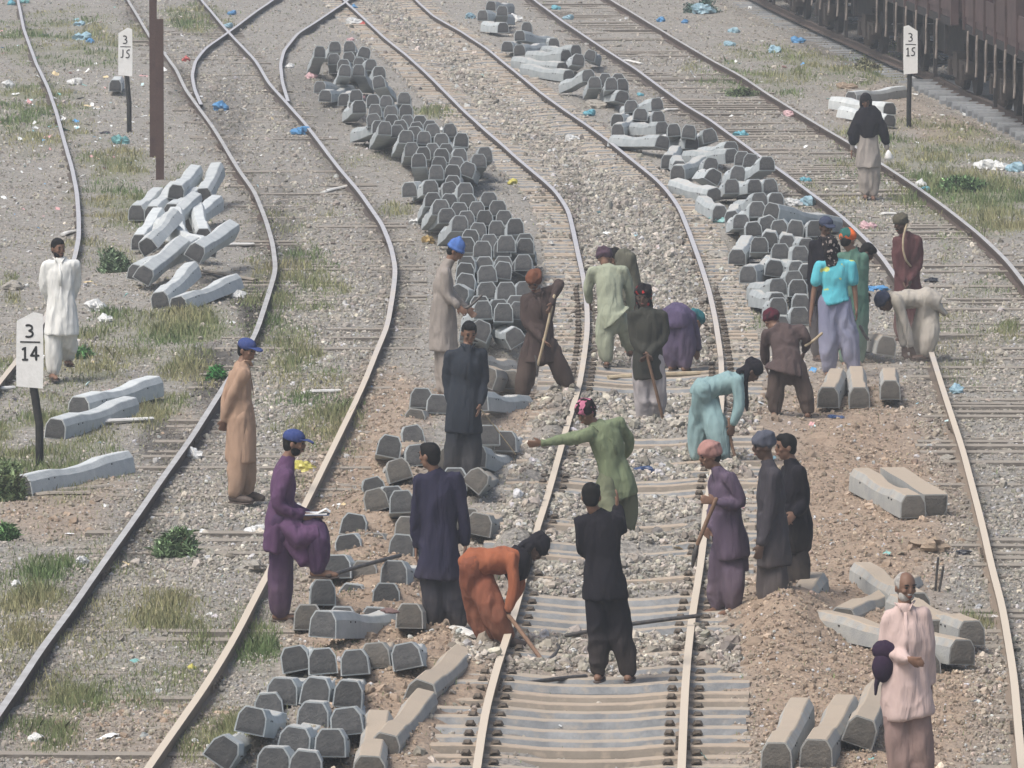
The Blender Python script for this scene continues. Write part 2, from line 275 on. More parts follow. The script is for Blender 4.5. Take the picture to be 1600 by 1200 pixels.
# ------------------------------------------------------------------ ground
def ground():
    ys = []; y = 55.0
    while y < 235: ys.append(y); y += .16 if y < 110 else .3
    xs = np.arange(-17, 19, .12); ys = np.array(ys)
    X, Y = np.meshgrid(xs, ys); Z = gz(X.ravel(), Y.ravel())
    V = np.stack([X.ravel(), Y.ravel(), Z], 1); nx, ny = len(xs), len(ys)
    i = np.arange(nx*ny).reshape(ny, nx)
    F = np.stack([i[:-1, :-1].ravel(), i[:-1, 1:].ravel(), i[1:, 1:].ravel(), i[1:, :-1].ravel()], 1)
    # skirt out to the horizon, joined to the border of the grid
    me = bpy.data.meshes.new('ground')
    border = np.concatenate([i[0, :], i[1:, -1], i[-1, -2::-1], i[-2:0:-1, 0]])
    c = np.array([1., 145.]); out = V[border].copy(); d = out[:, :2]-c
    out[:, :2] = c+d/np.maximum(np.abs(d[:, 0])/18, np.abs(d[:, 1])/90)[:, None]*40; out[:, 2] = -.05
    n0 = len(V); V = np.vstack([V, out]); m = len(border); a = np.arange(m); b_ = (a+1) % m
    F = np.vstack([F, np.stack([border[a], n0+a, n0+b_, border[b_]], 1)])
    me.vertices.add(len(V)); me.vertices.foreach_set('co', V.ravel())
    me.loops.add(len(F)*4); me.loops.foreach_set('vertex_index', F.ravel().astype(np.int32))
    me.polygons.add(len(F)); me.polygons.foreach_set('loop_start', np.arange(len(F), dtype=np.int32)*4); me.polygons.foreach_set('loop_total', np.full(len(F), 4, np.int32))
    me.update(); me.polygons.foreach_set('use_smooth', [True]*len(F))
    px, py, g, d, o, b = zones(V[:, 0], V[:, 1])
    at = me.attributes.new('zone', 'FLOAT_COLOR', 'POINT'); at.data.foreach_set('color', np.stack([d, g, b, np.ones_like(d)], 1).ravel())
    at = me.attributes.new('oil_dark', 'FLOAT', 'POINT'); at.data.foreach_set('value', o)
    m_ = bpy.data.materials.new('ground_soil'); m_.use_nodes = True; nt = m_.node_tree; L = nt.links; bs = nt.nodes['Principled BSDF']; bs.inputs['Roughness'].default_value = .95; bs.inputs['Specular IOR Level'].default_value = .1
    geo = N(nt, 'ShaderNodeNewGeometry')
    def noise(s, lo, hi, det=5):
        n = N(nt, 'ShaderNodeTexNoise'); n.inputs['Scale'].default_value = s; n.inputs['Detail'].default_value = det; n.inputs['Roughness'].default_value = .7; L.new(geo.outputs['Position'], n.inputs['Vector'])
        r = N(nt, 'ShaderNodeMapRange'); r.inputs[1].default_value = lo; r.inputs[2].default_value = hi; L.new(n.outputs[0], r.inputs[0]); return r.outputs[0]
    def mix(f, a, b):
        x = N(nt, 'ShaderNodeMix', data_type='RGBA')
        for k, v in ((0, f), (6, a), (7, b)):
            if isinstance(v, (tuple, float, int)): x.inputs[k].default_value = (*v, 1) if isinstance(v, tuple) else v
            else: L.new(v, x.inputs[k])
        return x.outputs[2]
    base = mix(noise(1.1, .35, .65), (.228, .225, .21), (.335, .32, .292))
    base = mix(noise(9, .42, .62), base, (.18, .165, .145))
    base = mix(noise(20, .5, .66), base, (.40, .375, .34))
    base = mix(noise(44, .5, .7), base, (.10, .09, .08))
    dirt = mix(noise(2.3, .3, .7), (.255, .192, .142), (.355, .278, .210)); dirt = mix(noise(12, .5, .7), dirt, (.21, .155, .115)); dirt = mix(noise(34, .52, .72), dirt, (.14, .11, .088))
    bal = mix(noise(22, .4, .6), (.15, .143, .132), (.29, .275, .25))
    gr = mix(noise(8, .35, .65), (.115, .135, .075), (.20, .195, .125))
    za = N(nt, 'ShaderNodeAttribute', attribute_name='zone'); sp = N(nt, 'ShaderNodeSeparateColor'); L.new(za.outputs['Color'], sp.inputs[0])
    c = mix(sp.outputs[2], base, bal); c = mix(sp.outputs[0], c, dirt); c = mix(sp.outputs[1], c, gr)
    oa = N(nt, 'ShaderNodeAttribute', attribute_name='oil_dark'); mm = N(nt, 'ShaderNodeMath', operation='MULTIPLY'); L.new(oa.outputs['Fac'], mm.inputs[0]); L.new(noise(7, .15, .5), mm.inputs[1])
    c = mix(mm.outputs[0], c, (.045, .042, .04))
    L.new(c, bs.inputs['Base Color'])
    nb = N(nt, 'ShaderNodeTexNoise'); nb.inputs['Scale'].default_value = 16; nb.inputs['Detail'].default_value = 8; L.new(geo.outputs['Position'], nb.inputs['Vector'])
    bp = N(nt, 'ShaderNodeBump'); bp.inputs['Strength'].default_value = .9; bp.inputs['Distance'].default_value = .05; L.new(nb.outputs[0], bp.inputs['Height']); L.new(bp.outputs[0], bs.inputs['Normal'])
    me.materials.append(m_)
    o_ = bpy.data.objects.new('ground', me); COL.objects.link(o_); tag(o_, 'dusty rail yard ground of soil and gravel', None, None, 'structure')
ground()

# ------------------------------------------------------------------ sleeper shapes
SEC = [(0, .262, .165, .235), (.66, .264, .168, .235), (.74, .258, .165, .226), (1.02, .24, .155, .20), (1.35, .234, .15, .193), (1.68, .24, .155, .20), (1.96, .258, .165, .226), (2.04, .264, .168, .235), (2.7, .262, .165, .235)]
def ring(wb, wt, h):
    r = [(wb/2, 0), (wb*.492, h*.3), (wb*.468, h*.68), (wt*.5, h*.965), (wt*.43, h)]
    return r+[(-x, z) for x, z in r[::-1]]
def sleeper_geo():
    g = Geo(); V = []; n = 10
    for y, wb, wt, h in SEC: V += [(x, y, z) for x, z in ring(wb, wt, h)]
    F = []
    for i in range(len(SEC)-1):
        for j in range(n): F.append((i*n+j, i*n+(j+1) % n, (i+1)*n+(j+1) % n, (i+1)*n+j))
    F.append(tuple(range(n))[::-1]); k = (len(SEC)-1)*n; F.append(tuple(k+j for j in range(n)))
    g.add(V, F)
    for y0 in (.45, .6, 2.1):                      # cast-in fixing sockets on the flanks
        for s in (-1, 1): g.box((s*.126-.008, y0, .135), (s*.126+.003, y0+.022, .15), 1)
    return g
SG = sleeper_geo()
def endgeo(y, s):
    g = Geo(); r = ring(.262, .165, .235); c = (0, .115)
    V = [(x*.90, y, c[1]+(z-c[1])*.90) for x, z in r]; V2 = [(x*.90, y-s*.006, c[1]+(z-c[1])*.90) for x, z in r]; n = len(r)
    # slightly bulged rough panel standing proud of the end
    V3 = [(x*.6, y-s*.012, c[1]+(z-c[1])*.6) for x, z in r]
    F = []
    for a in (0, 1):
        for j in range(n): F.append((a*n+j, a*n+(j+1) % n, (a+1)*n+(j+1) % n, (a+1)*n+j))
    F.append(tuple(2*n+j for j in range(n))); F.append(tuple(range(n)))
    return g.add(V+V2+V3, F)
ME_S = {0: SG.mesh('concrete_sleeper', [M_CON, M_BLACK]), 1: SG.mesh('concrete_sleeper', [M_CONS, M_BLACK]), 2: SG.mesh('concrete_sleeper', [M_CONP, M_BLACK])}
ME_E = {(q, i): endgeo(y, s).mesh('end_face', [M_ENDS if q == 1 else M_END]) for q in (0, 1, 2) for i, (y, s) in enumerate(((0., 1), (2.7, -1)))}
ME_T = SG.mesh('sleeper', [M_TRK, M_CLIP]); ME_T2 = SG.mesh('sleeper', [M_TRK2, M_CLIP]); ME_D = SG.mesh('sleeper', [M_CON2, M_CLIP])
gw = Geo(); gw.box((-.12, 0, 0), (.12, 2.6, .15)); ME_W = gw.mesh('sleeper', [M_WOOD])

def loose_sleeper(px, py, h=.2, yaw=0, tilt=None, roll=0, dusty=0, name='concrete_sleeper'):
    """(px,py) = top centre of the end facing the viewer, h = height of that end's underside"""
    yaw = yaw*.4; P = G(px, py, h+.235)
    g0 = gzs(P[0], P[1])
    if tilt is None: tilt = math.degrees(math.asin(max(-.1, min(.4, (h-.02-g0*0)/2.7))))
    o = bpy.data.objects.new(name, ME_S[dusty]); COL.objects.link(o)
    R = Euler((math.radians(-tilt), math.radians(roll), math.radians(-yaw)), 'XYZ').to_matrix()
    Rz = Matrix.Rotation(math.radians(-yaw), 3, 'Z'); R = Rz @ Matrix.Rotation(math.radians(-tilt), 3, 'X') @ Matrix.Rotation(math.radians(roll), 3, 'Y')
    top = R @ Vector((0, 0, .235)); o.rotation_euler = R.to_euler(); o.location = Vector(P)-top
    if abs(roll) > 20: o.location.z += .02
    o.scale = (random.uniform(.93, 1.04), 1, random.uniform(.94, 1.05))
    for i in (0, 1):
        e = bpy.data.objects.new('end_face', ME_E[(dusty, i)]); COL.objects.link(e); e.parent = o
    return o
ORD = ['zero', 'first', 'second', 'third', 'fourth', 'fifth', 'sixth', 'seventh', 'eighth', 'ninth', 'tenth', 'eleventh', 'twelfth', 'thirteenth', 'fourteenth', 'fifteenth', 'sixteenth', 'seventeenth', 'eighteenth', 'nineteenth', 'twentieth']
def ordn(n):
    if n <= 20: return ORD[n]
    if n < 30: return 'twenty-'+ORD[n-20]
    if n == 30: return 'thirtieth'
    return 'thirty-'+ORD[n-30]
def pile(items, where, group, rowgap=9):
    """items: (px,py,h,yaw,tilt,roll,dusty,text). labels give row (from the front) and place in the row"""
    objs = []
    for it in items:
        it = list(it)+[None]*(8-len(it)); px, py, h, yaw, tilt, roll, dusty, text = it
        o = loose_sleeper(px, py, .2 if h is None else h, (yaw or 0)+random.gauss(0, 4.5), tilt, (roll or 0)+random.gauss(0, 3.2), dusty or 0)
        objs.append((py, px, o, text))
    objs.sort(key=lambda t: -t[0]); rows = []
    for t in objs:
        if rows and rows[-1][0][0]-t[0] < rowgap*(t[0]+570)/900: rows[-1].append(t)
        else: rows.append([t])
    for r, row in enumerate(rows):
        row.sort(key=lambda t: t[1])
        for c, (py, px, o, text) in enumerate(row):
            nth = 'leftmost' if c == 0 and len(row) > 1 else ('rightmost' if c == len(row)-1 and len(row) > 1 else (ordn(c+1)+' from left' if len(row) > 1 else 'only one'))
            lab = (text+', ' if text else '')+'concrete sleeper, %s in %s row from the front of %s' % (nth, ordn(r+1), where)
            tag(o, ' '.join(lab.split()[:16]), 'sleeper', group)
    return rows
def auto(L, **kw):
    out = []
    for t in L:
        x, y = t[0], t[1]; d = dict(kw); h = t[2] if len(t) > 2 else None
        if h is None: h = random.uniform(.33, .46)
        yaw = t[3] if len(t) > 3 else None; roll = t[4] if len(t) > 4 else None; tilt = t[5] if len(t) > 5 else None
        out.append((x, y, h, yaw, tilt, roll, d.get('dusty', 0)))
    return out
# long middle stack, far part: sleepers lying shingled with their near ends raised
far = [(523,64),(546,64),(500,72,.5,-14),(572,73,None,-10,20),(521,83),(544,81),(537,93),(540,101,.5,-12,8),(561,89),(561,100,.5),(580,92,None,-12),(592,104),(590,119,.45,10,-14),(500,126,.25,25),(509,140,.12,18),(538,146,.12),(556,140,None,-12),(561,157,None,-12),(582,147),(604,148),(632,143),(586,162),(611,164),(635,162),(582,177,None,-10),(612,178),(636,180),(656,179),
 (592,188,None,-11),(602,190,None,-10),(620,194,None,-8),(624,188),(650,190),(672,187),(636,203,None,-8),(647,197),(663,204),(675,193),(702,193),(689,208),(722,208,.45,-9),(643,223,None,-9),(661,228,None,-5),(675,224),(697,224),(690,232),(718,232),(654,239,.5),(687,244),(714,244),(757,230),(748,239,.4),(682,258),(708,257),(735,256,.3,6,18),(708,273),(639,285,.15,20),(672,281,.3,-14),(700,284,.3,0,-12),(727,286)]
pile(auto(far), 'the far stack between the tracks', 'sleepers of the long middle stack')
mid = [(676,299,None,-13),(703,301),(730,301),(764,299,None,-6),(689,312,None,-13),(718,316),(745,315),(778,313),(698,324,None,-10),(728,329),(757,328),(788,327),(719,337,None,-13),(748,347,None,-3),(776,345,None,-3),(805,342,None,-4),(736,358,None,-4),(764,366,None,-3),(791,368,None,-3),(820,363,None,-3),(728,369),(754,377),(784,375,None,4),(821,371,None,5),(728,399),(757,399),(787,399),(818,396,None,4),(820,405,.3,5,25),(728,411),(760,414),(788,409,None,3),
 (730,428,.42,5,10),(760,439),(791,441),(724,450,.3,12,34),(819,438,.35,-6),(750,462,.3),(779,467,.25),(807,461,.3),(754,470,.42,-3),(787,474,.42),(813,471,.4),(757,505,.35,4,22),(796,516,.22,-4,-28),(735,505,.3)]
pile(auto(mid), 'the middle stack behind the workers', 'sleepers of the long middle stack')
near = [(748,553,.25,14,0),(766,577,.2,20,20),(796,577,.12),(745,610,.2,22),(659,606,.12,3,0,2),(684,614,.1),(650,640,-.03,4,4,0),(642,663,.0,-6,-12,0),(612,681,.16,4,6,4),(650,694,.1,0,0,2),(617,717,.12,-5,-16,2),(579,744,.05,-4,-10,0),(582,763,.06,-5,-14,0),(611,758,.06,-6,-8,0),(627,765,.2,0,0,5),(702,702,.12,6,8,3),(710,732,.08,4),(764,662,.2,-6,0,4),(790,672,.1,8,0,2),(745,695,.16,26,10,4),(732,793,.05),(752,800,.08,6,10),
 (556,801,.03,6,10,0),(637,806,.05,0,0,2),(541,832,.0,-3,-6,0),(584,832,-.08,3,0,0),(629,836,.0,4,5,0),(526,865,.08,4,4,2),(569,876,.0,0,0,0),(616,876,.1,3,3,3),(505,906,.08,0,0,2),(552,911,-.08,0,0,0),(604,911,.03,-2,0,2),(481,944,.06,-4,0,1),(535,945,-.05,0,0,0),(586,949,-.05,0,0,0),(640,941,.1,8,3,3)]
pile([(a[0], a[1], a[2], a[3] if len(a) > 3 else None, (a[5] if len(a) > 5 else 0)*.5+6.5, a[4] if len(a) > 4 else None, 1 if random.random() < .35 else 0) for a in near], 'the rubble-covered stack', 'half buried sleepers near the workers', 7)
frt = [(456,1007,.12,-4,-10,3),(502,1011,.1,-3,-4,2),(552,1012,.12,6,2,3),(630,1003,.14,7,-14,3),(584,1002,.1,2,0,2),(442,1057,.08,3,4,1),(496,1060,.08,2,3,1),(546,1062,.1,4,5,1),(418,1082,.0,3,3,0),(398,1102,.22,4,3,5),(490,1098,-.02,2,2,0),(538,1104,.1,4,4,2),(464,1133,.05,2,2,0),(516,1137,.1,5,3,3),(362,1158,.06,4,34,2),(428,1165,.06,3,2,1),(480,1172,.06,4,2,1),(606,1148,-.05,10,12,-1),(578,1178,-.03,0,0,-2)]
pile([(a[0], a[1], a[2], a[3], (a[5]*.4+6.5) if a[5] >= 0 else 0, a[4], 0 if i not in (17, 18, 4) else 1) for i, a in enumerate(frt)], 'the bottom-left stack', 'sleepers of the bottom-left stack', 11)
o = loose_sleeper(506, 955, .17, 37, 6.8, 2, 0); tag(o, 'long sleeper lying askew on top with a brown rag hanging over it', 'sleeper', 'sleepers of the bottom-left stack')
o = loose_sleeper(665, 1062, .0, 17, 1, 18, 1); tag(o, 'sand-covered sleeper lying loose between the near stack and the middle track', 'sleeper', 'sleepers of the bottom-left stack')
o = loose_sleeper(757, 738, .12, 6, 7, 40, 1); tag(o, 'pale broken sleeper tipped on edge behind the navy-clad man', 'sleeper', 'half buried sleepers near the workers')
# right-hand stack
R = [(754,16,.25,30),(785,9,.4),(768,1,.2,24),(786,35,.12,-28),(823,34,.2),(812,47,.3,26),(793,64,.15,16),(811,70,.12,24),(865,59,.15),(884,78,.18,-40),(900,70,.18,-34),(905,85,.25,0),(925,78,.25,8,16),(888,109,.03,-46),(878,98,.03,-46),
 (918,108,.4,-22,-4),(929,119,.38),(946,115,.3),(955,122,.4),(966,115,.3),(972,123,.3),(1025,152,.33,-34),(975,142,.2,-16,14),(986,156,.28),(1002,168,.22),(1028,173,.2),(965,178,.12,12),(965,193,.03,20),(1034,189,.2,-22),(1052,192,.38),(1038,211,.18,-38,12),(1082,212,.2,-22),(1078,195,.4,10),(1106,202,.3,-6,-16),(1142,220,.3,-20),(1044,242,.04),(1062,250,.1,8),(1059,259,.03,20),(1113,246,.25,-6,8),(1142,233,.22,-38,-8),(1160,237,.2),(1175,241,.25,4,6),(1198,244,.42,-12),(1122,267,.22,-12,34),(1155,260,.3,-4,12),(1143,279,.3,-3),(1179,279,.25,-4),(1202,279,.22),(1113,293,.05,-30,-14),(1186,300,.35,-8),(1213,301,.3),(1125,321,.06,-6),(1183,315,.4,-4),(1209,316,.4,60,10),(1142,329,.1,4,-12),(1158,333,.28),(1176,345,.2),(1195,339,.2,0,-20),(1216,344,.2),(1245,345,.2),(1274,345,.25),
 (1187,369,.32),(1219,379,.3),(1250,383,.3),(1260,371,.2),(1204,363,.1),(1231,367,.12),(1212,406,.15,4,10),(1244,409,.2,4),(1262,411,.2,4),(1169,416,.1,18),(1152,388,.02,14),(1240,424,.25),(1215,433,.3,-6),(1247,436,.3),(1214,456,.2),(1216,464,.3),(1252,460,.2),(1249,479,.3),(1220,492,.2)]
pile([(a[0], a[1], a[2], a[3] if len(a) > 3 else None, None, a[4] if len(a) > 4 else None, 0) for a in R], 'the right-hand stack', 'sleepers of the right-hand stack', 8)
# loose ones by the left track
LP = [((213,321),.05,16,0,'leftmost of two grey sleepers side by side below the brown posts'),((238,321),.05,18,0,'right one of two parallel grey sleepers below the brown posts'),((268,318),.1,22,0,'third grey sleeper from the left below the brown posts'),((277,288),.3,14,8,'topmost tilted sleeper of the left heap, under the brown posts'),
 ((317,293),.2,8,-4,'sleeper at the top right of the left heap'),((255,343),.16,30,18,'flat pale sleeper slanting across the upper left heap'),((291,337),.05,28,6,'pale sleeper at the right edge of the upper left heap'),((217,366),.08,12,0,'dark-ended sleeper at the left edge in the middle of the left heap'),((222,376),.2,20,-34,'sleeper rolled on its edge over the left heap'),
 ((282,362),.12,-14,0,'short-looking upright sleeper in the middle of the left heap'),((318,356),.05,-16,0,'rounded sleeper right of the middle of the left heap'),((329,376),.15,-62,10,'sleeper lying almost crosswise in the left heap'),((215,412),.12,52,10,'long sleeper pointing right, low in the left heap'),((232,420),.1,30,30,'chunky sleeper under the long pale one in the left heap'),
 ((247,455),.02,24,-10,'long pale sleeper in front, leaning up on the left heap'),((275,462),-.02,50,-14,'curved-looking nearest sleeper of the left heap'),((312,385),.3,30,30,'pale sleeper tipped up at the right of the left heap'),
 ((123,620),.02,40,0,'farther one of two dark-ended sleepers in the grass behind the milepost'),((88,654),.0,38,6,'nearer of two dark-ended sleepers in the grass, white strip beside it'),((30,744),-.02,52,-8,'single grey sleeper lying behind the bush beside the near milepost'),((180,124),.1,-4,0,'lone small-looking sleeper end standing left of the far-left milepost'),
 ((1294,606),.05,11,0,'leftmost of three dusty sleepers at the dug area on the right'),((1343,606),.03,4,0,'middle one of three dusty sleepers at the dug area on the right'),((1391,593),.12,6,0,'rightmost of three dusty sleepers at the dug area on the right'),((1388,526),.12,-20,10,'dusty sleeper behind the three, beside the bending man in white'),
 ((1427,774),.03,-22,0,'left one of a pair of sleepers lying on bare earth at right'),((1462,773),.0,-17,180,'right one of a pair of sleepers, upside down on bare earth'),
 ((1213,1158),.02,15,0,'leftmost of three sleepers on the bare earth at bottom right'),((1276,1155),.02,18,2,'middle of three sleepers on the bare earth at bottom right'),((1352,1122),.08,14,18,'tilted sleeper beside the old man in pink at bottom right'),
 ((1226,947),.02,20,0,'half buried sleeper behind the earth heap at lower right'),((1318,950),-.05,40,4,'half buried sleeper right of the earth heap'),((1432,925),.05,-20,0,'sleeper behind the shoulder of the old man in pink'),((1466,968),.02,-12,0,'sleeper with low dark end right of the old man, left of the larger end'),
 ((1518,968),.1,-28,0,'sleeper with its dark end nearest the right rail, behind the old man'),((1505,997),.06,-62,4,'long bluish sleeper passing behind the old man in pink'),((1447,1018),-.04,-8,0,'sleeper end peeping out at the right elbow of the old man'),
 ((1330,142),.05,60,0,'pale sleeper lying behind the woman with the black veil'),((1390,160),.05,-50,0,'grey sleeper right of the woman with the black veil'),((1392,178),.03,-40,10,'small pale sleeper below the other two by the veiled woman')]
for qi, (p, h, yaw, roll, lab) in enumerate(LP):
    d = 1 if p[0] > 1150 and p[1] > 500 else 2
    h_ = h
    if roll == 180: h_ = h
    hp_ = qi < 17
    o = loose_sleeper(p[0], p[1], h_, yaw*(.7 if hp_ else 1), (-1.5-3.5*random.random() if hp_ else (None if h > .03 and roll != 180 else 0)), 0 if roll == 180 else roll, d)
    if roll == 180:
        o.rotation_euler = (0, math.pi, math.radians(-yaw*.4)); o.location.z = .24
    tag(o, lab, 'sleeper', 'loose sleepers lying about the yard')

# ------------------------------------------------------------------ tracks
PROF = [(-.033, .15, 0), (.033, .15, 1), (.035, .115, 1), (.012, .10, 1), (.01, .03, 1), (.07, .012, 1), (.07, 0, 1), (-.07, 0, 1), (-.07, .012, 1), (-.01, .03, 1), (-.012, .10, 1), (-.035, .115, 1)]
def rail(pts, parent, top, side, label=None):
    P = pts.copy(); Y = np.arange(P[0, 1], P[-1, 1], .9); Y = np.append(Y, P[-1, 1])
    X = np.interp(Y, P[:, 1], P[:, 0])
    for _ in range(2): X[1:-1] = .25*X[:-2]+.5*X[1:-1]+.25*X[2:]
    C = np.stack([X, Y, np.full(len(X), RAIL_Z-.15)+.004*vn(Y*.3, Y*0)], 1)
    T = np.gradient(C, axis=0); T[:, 2] = 0; T /= np.linalg.norm(T, axis=1)[:, None]; A = np.stack([T[:, 1], -T[:, 0], T[:, 0]*0], 1)
    g = Geo(); n = len(PROF); V = []; F = []; 
    for i in range(len(C)):
        for x, z, m in PROF: V.append(C[i]+A[i]*x+np.array([0, 0, z]))
    g.add(V, [], 0)
    for i in range(len(C)-1):
        for j in range(n):
            g.F.append([i*n+j, i*n+(j+1) % n, (i+1)*n+(j+1) % n, (i+1)*n+j][::-1]); g.M.append(0 if j == 0 else 1)
    o = g.obj('rail', [top, side], parent)
    if label: o['label'] = label
    for yj in np.arange(Y[0]+random.uniform(2, 9), Y[-1], 12.8):          # bolted joints
        if yj > 165: break
        i = int(np.argmin(np.abs(Y-yj))); an = math.atan2(A[i][1], A[i][0])
        for sd_ in (-1, 1):
            g = Geo(); g.box((sd_*.024-.011, -.42, .03), (sd_*.024+.011, .42, .108)); [g.tube([(sd_*.03, q, .07), (sd_*.06, q, .07)], .018, 6, 1, ends=False) for q in (-.3, -.1, .1, .3)]
            f = g.obj('fishplate', [side, M_CLIP], parent); f.location = C[i]; f.rotation_euler = (0, 0, an)
    return o
SPC = .56
clipg = Geo()
clipg.loft([(.075, 0, .0), (.10, 0, .02), (.135, 0, .02), (.155, 0, .0)], (0, 1, 0), [.035, .048, .042, .03], [.01, .026, .024, .01], 8)
ME_CLIP = clipg.mesh('rail_clip', [M_CLIP])
def track(keys, label, cat, mats, y0, y1, skin, off=None, sl='con', ext=.46, ztop=.028, keep=1.0, clips=None, group='railway tracks of the yard', spc=None):
    root = empty('railway_track', (0, 0, 0)); tag(root, label, cat, group)
    for k in keys:
        tp, sd_ = mats.get(k, (M_RTS, M_RSS)); rail(RW[k], root, tp, sd_)
    if off is not None:
        P = RW[keys[0]].copy(); P[:, 0] += off; rail(P, root, M_RTS, M_RSS)
    Y = y0; cnt = 0
    while Y < y1 and cnt < 290:
        xa = railx(keys[0], Y); xb = railx(keys[1], Y) if off is None else xa+off
        if off is not None and off < 0: xa, xb = xb, xa
        jit = random.uniform(-1, 1)
        if random.random() < keep and xb-xa > 1.2:
            sl_ = (railx(keys[0], Y+3)-railx(keys[0], Y-3))/6
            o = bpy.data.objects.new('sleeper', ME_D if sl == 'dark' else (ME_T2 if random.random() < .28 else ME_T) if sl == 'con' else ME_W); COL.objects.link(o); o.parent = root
            c = (xa+xb)/2; Ln = 2.7 if sl != 'wood' else 2.6; hgt = .235 if sl != 'wood' else .15
            ang = -math.pi/2-math.atan(sl_)+random.uniform(-.02, .02)
            if spc and Y > 163: zt = -.1
            else: zt = ztop+jit*(.012 if clips else .02)
            # origin at one end, +Y along its length -> rotated to +X
            o.rotation_euler = (0, random.uniform(-.02, .02), ang)
            Ln += random.uniform(-.05, .05); u = Vector((-math.sin(ang), math.cos(ang), 0)); o.location = Vector((c, Y, zt-hgt))-u*Ln/2
            cnt += 1
            if clips and clips[0] < Y < clips[1]:
                for xr, fl in ((xa, 0), (xa, math.pi), (xb, 0), (xb, math.pi)):
                    q = bpy.data.objects.new('rail_clip', ME_CLIP); COL.objects.link(q); q.parent = o
                    mw = Matrix.Translation(o.location) @ o.rotation_euler.to_matrix().to_4x4()
                    q.matrix_local = mw.inverted() @ Matrix.Translation((xr, Y, .032)) @ Matrix.Rotation(math.atan(-sl_)+fl, 4, 'Z')
        Y += spc if spc else SPC*random.uniform(.93, 1.07) if clips else SPC*random.uniform(.96, 1.1)
    return root
shiny = (M_RT, M_RS); sandy = (M_RTS, M_RSS)
yN = G(800, 1230)[1]
track(['R1', 'R2'], 'left railway track with bright rails and half buried sleepers, curving past the brown posts', 'railway track', {'R1': shiny, 'R2': sandy}, yN, 190, None, sl='wood', ztop=-.002, keep=.6)
track(['R3', 'R4'], 'middle railway track being dug out, concrete sleepers bare between sandy rails', 'railway track', {'R3': sandy, 'R4': sandy}, yN, 205, None, clips=(60, 110), ztop=.03)
_y = RW['R5'][:, 1] < RW['R6'][0, 1]-2; _n = RW['R5'][_y].copy(); _n[:, 0] += RW['R6'][0, 0]-railx('R5', RW['R6'][0, 1]); RW['R6'] = np.vstack([_n, RW['R6'][1:]])
track(['R5', 'R6'], 'right railway track with a beige rail running down past the old man in pink', 'railway track', {'R5': sandy, 'R6': shiny}, yN, 200, None, sl='wood', ztop=-.004, keep=.65)
r_ = empty('railway_track', (0, 0, 0)); tag(r_, 'thin rail of the far-left siding passing behind the man in white', 'railway track', 'railway tracks of the yard'); rail(RW['R0'], r_, M_RTS, M_RSS)
r_ = empty('railway_track', (0, 0, 0)); tag(r_, 'outer rail of the turnout branching off at the top left', 'railway track', 'railway tracks of the yard'); rail(RW['RB1'], r_, M_RTS, M_RSS)
r_ = empty('railway_track', (0, 0, 0)); tag(r_, 'curved rail branching towards the far end of the middle stack', 'railway track', 'railway tracks of the yard'); rail(RW['RB2'], r_, M_RTS, M_RSS)
wt = track(['R7'], 'railway track under the freight wagons with bluish sleeper ends showing', 'railway track', {'R7': (M_RSS, M_RS)}, RW['R7'][0, 1], 212, None, off=1.72, ztop=.03, sl='dark', spc=.95)
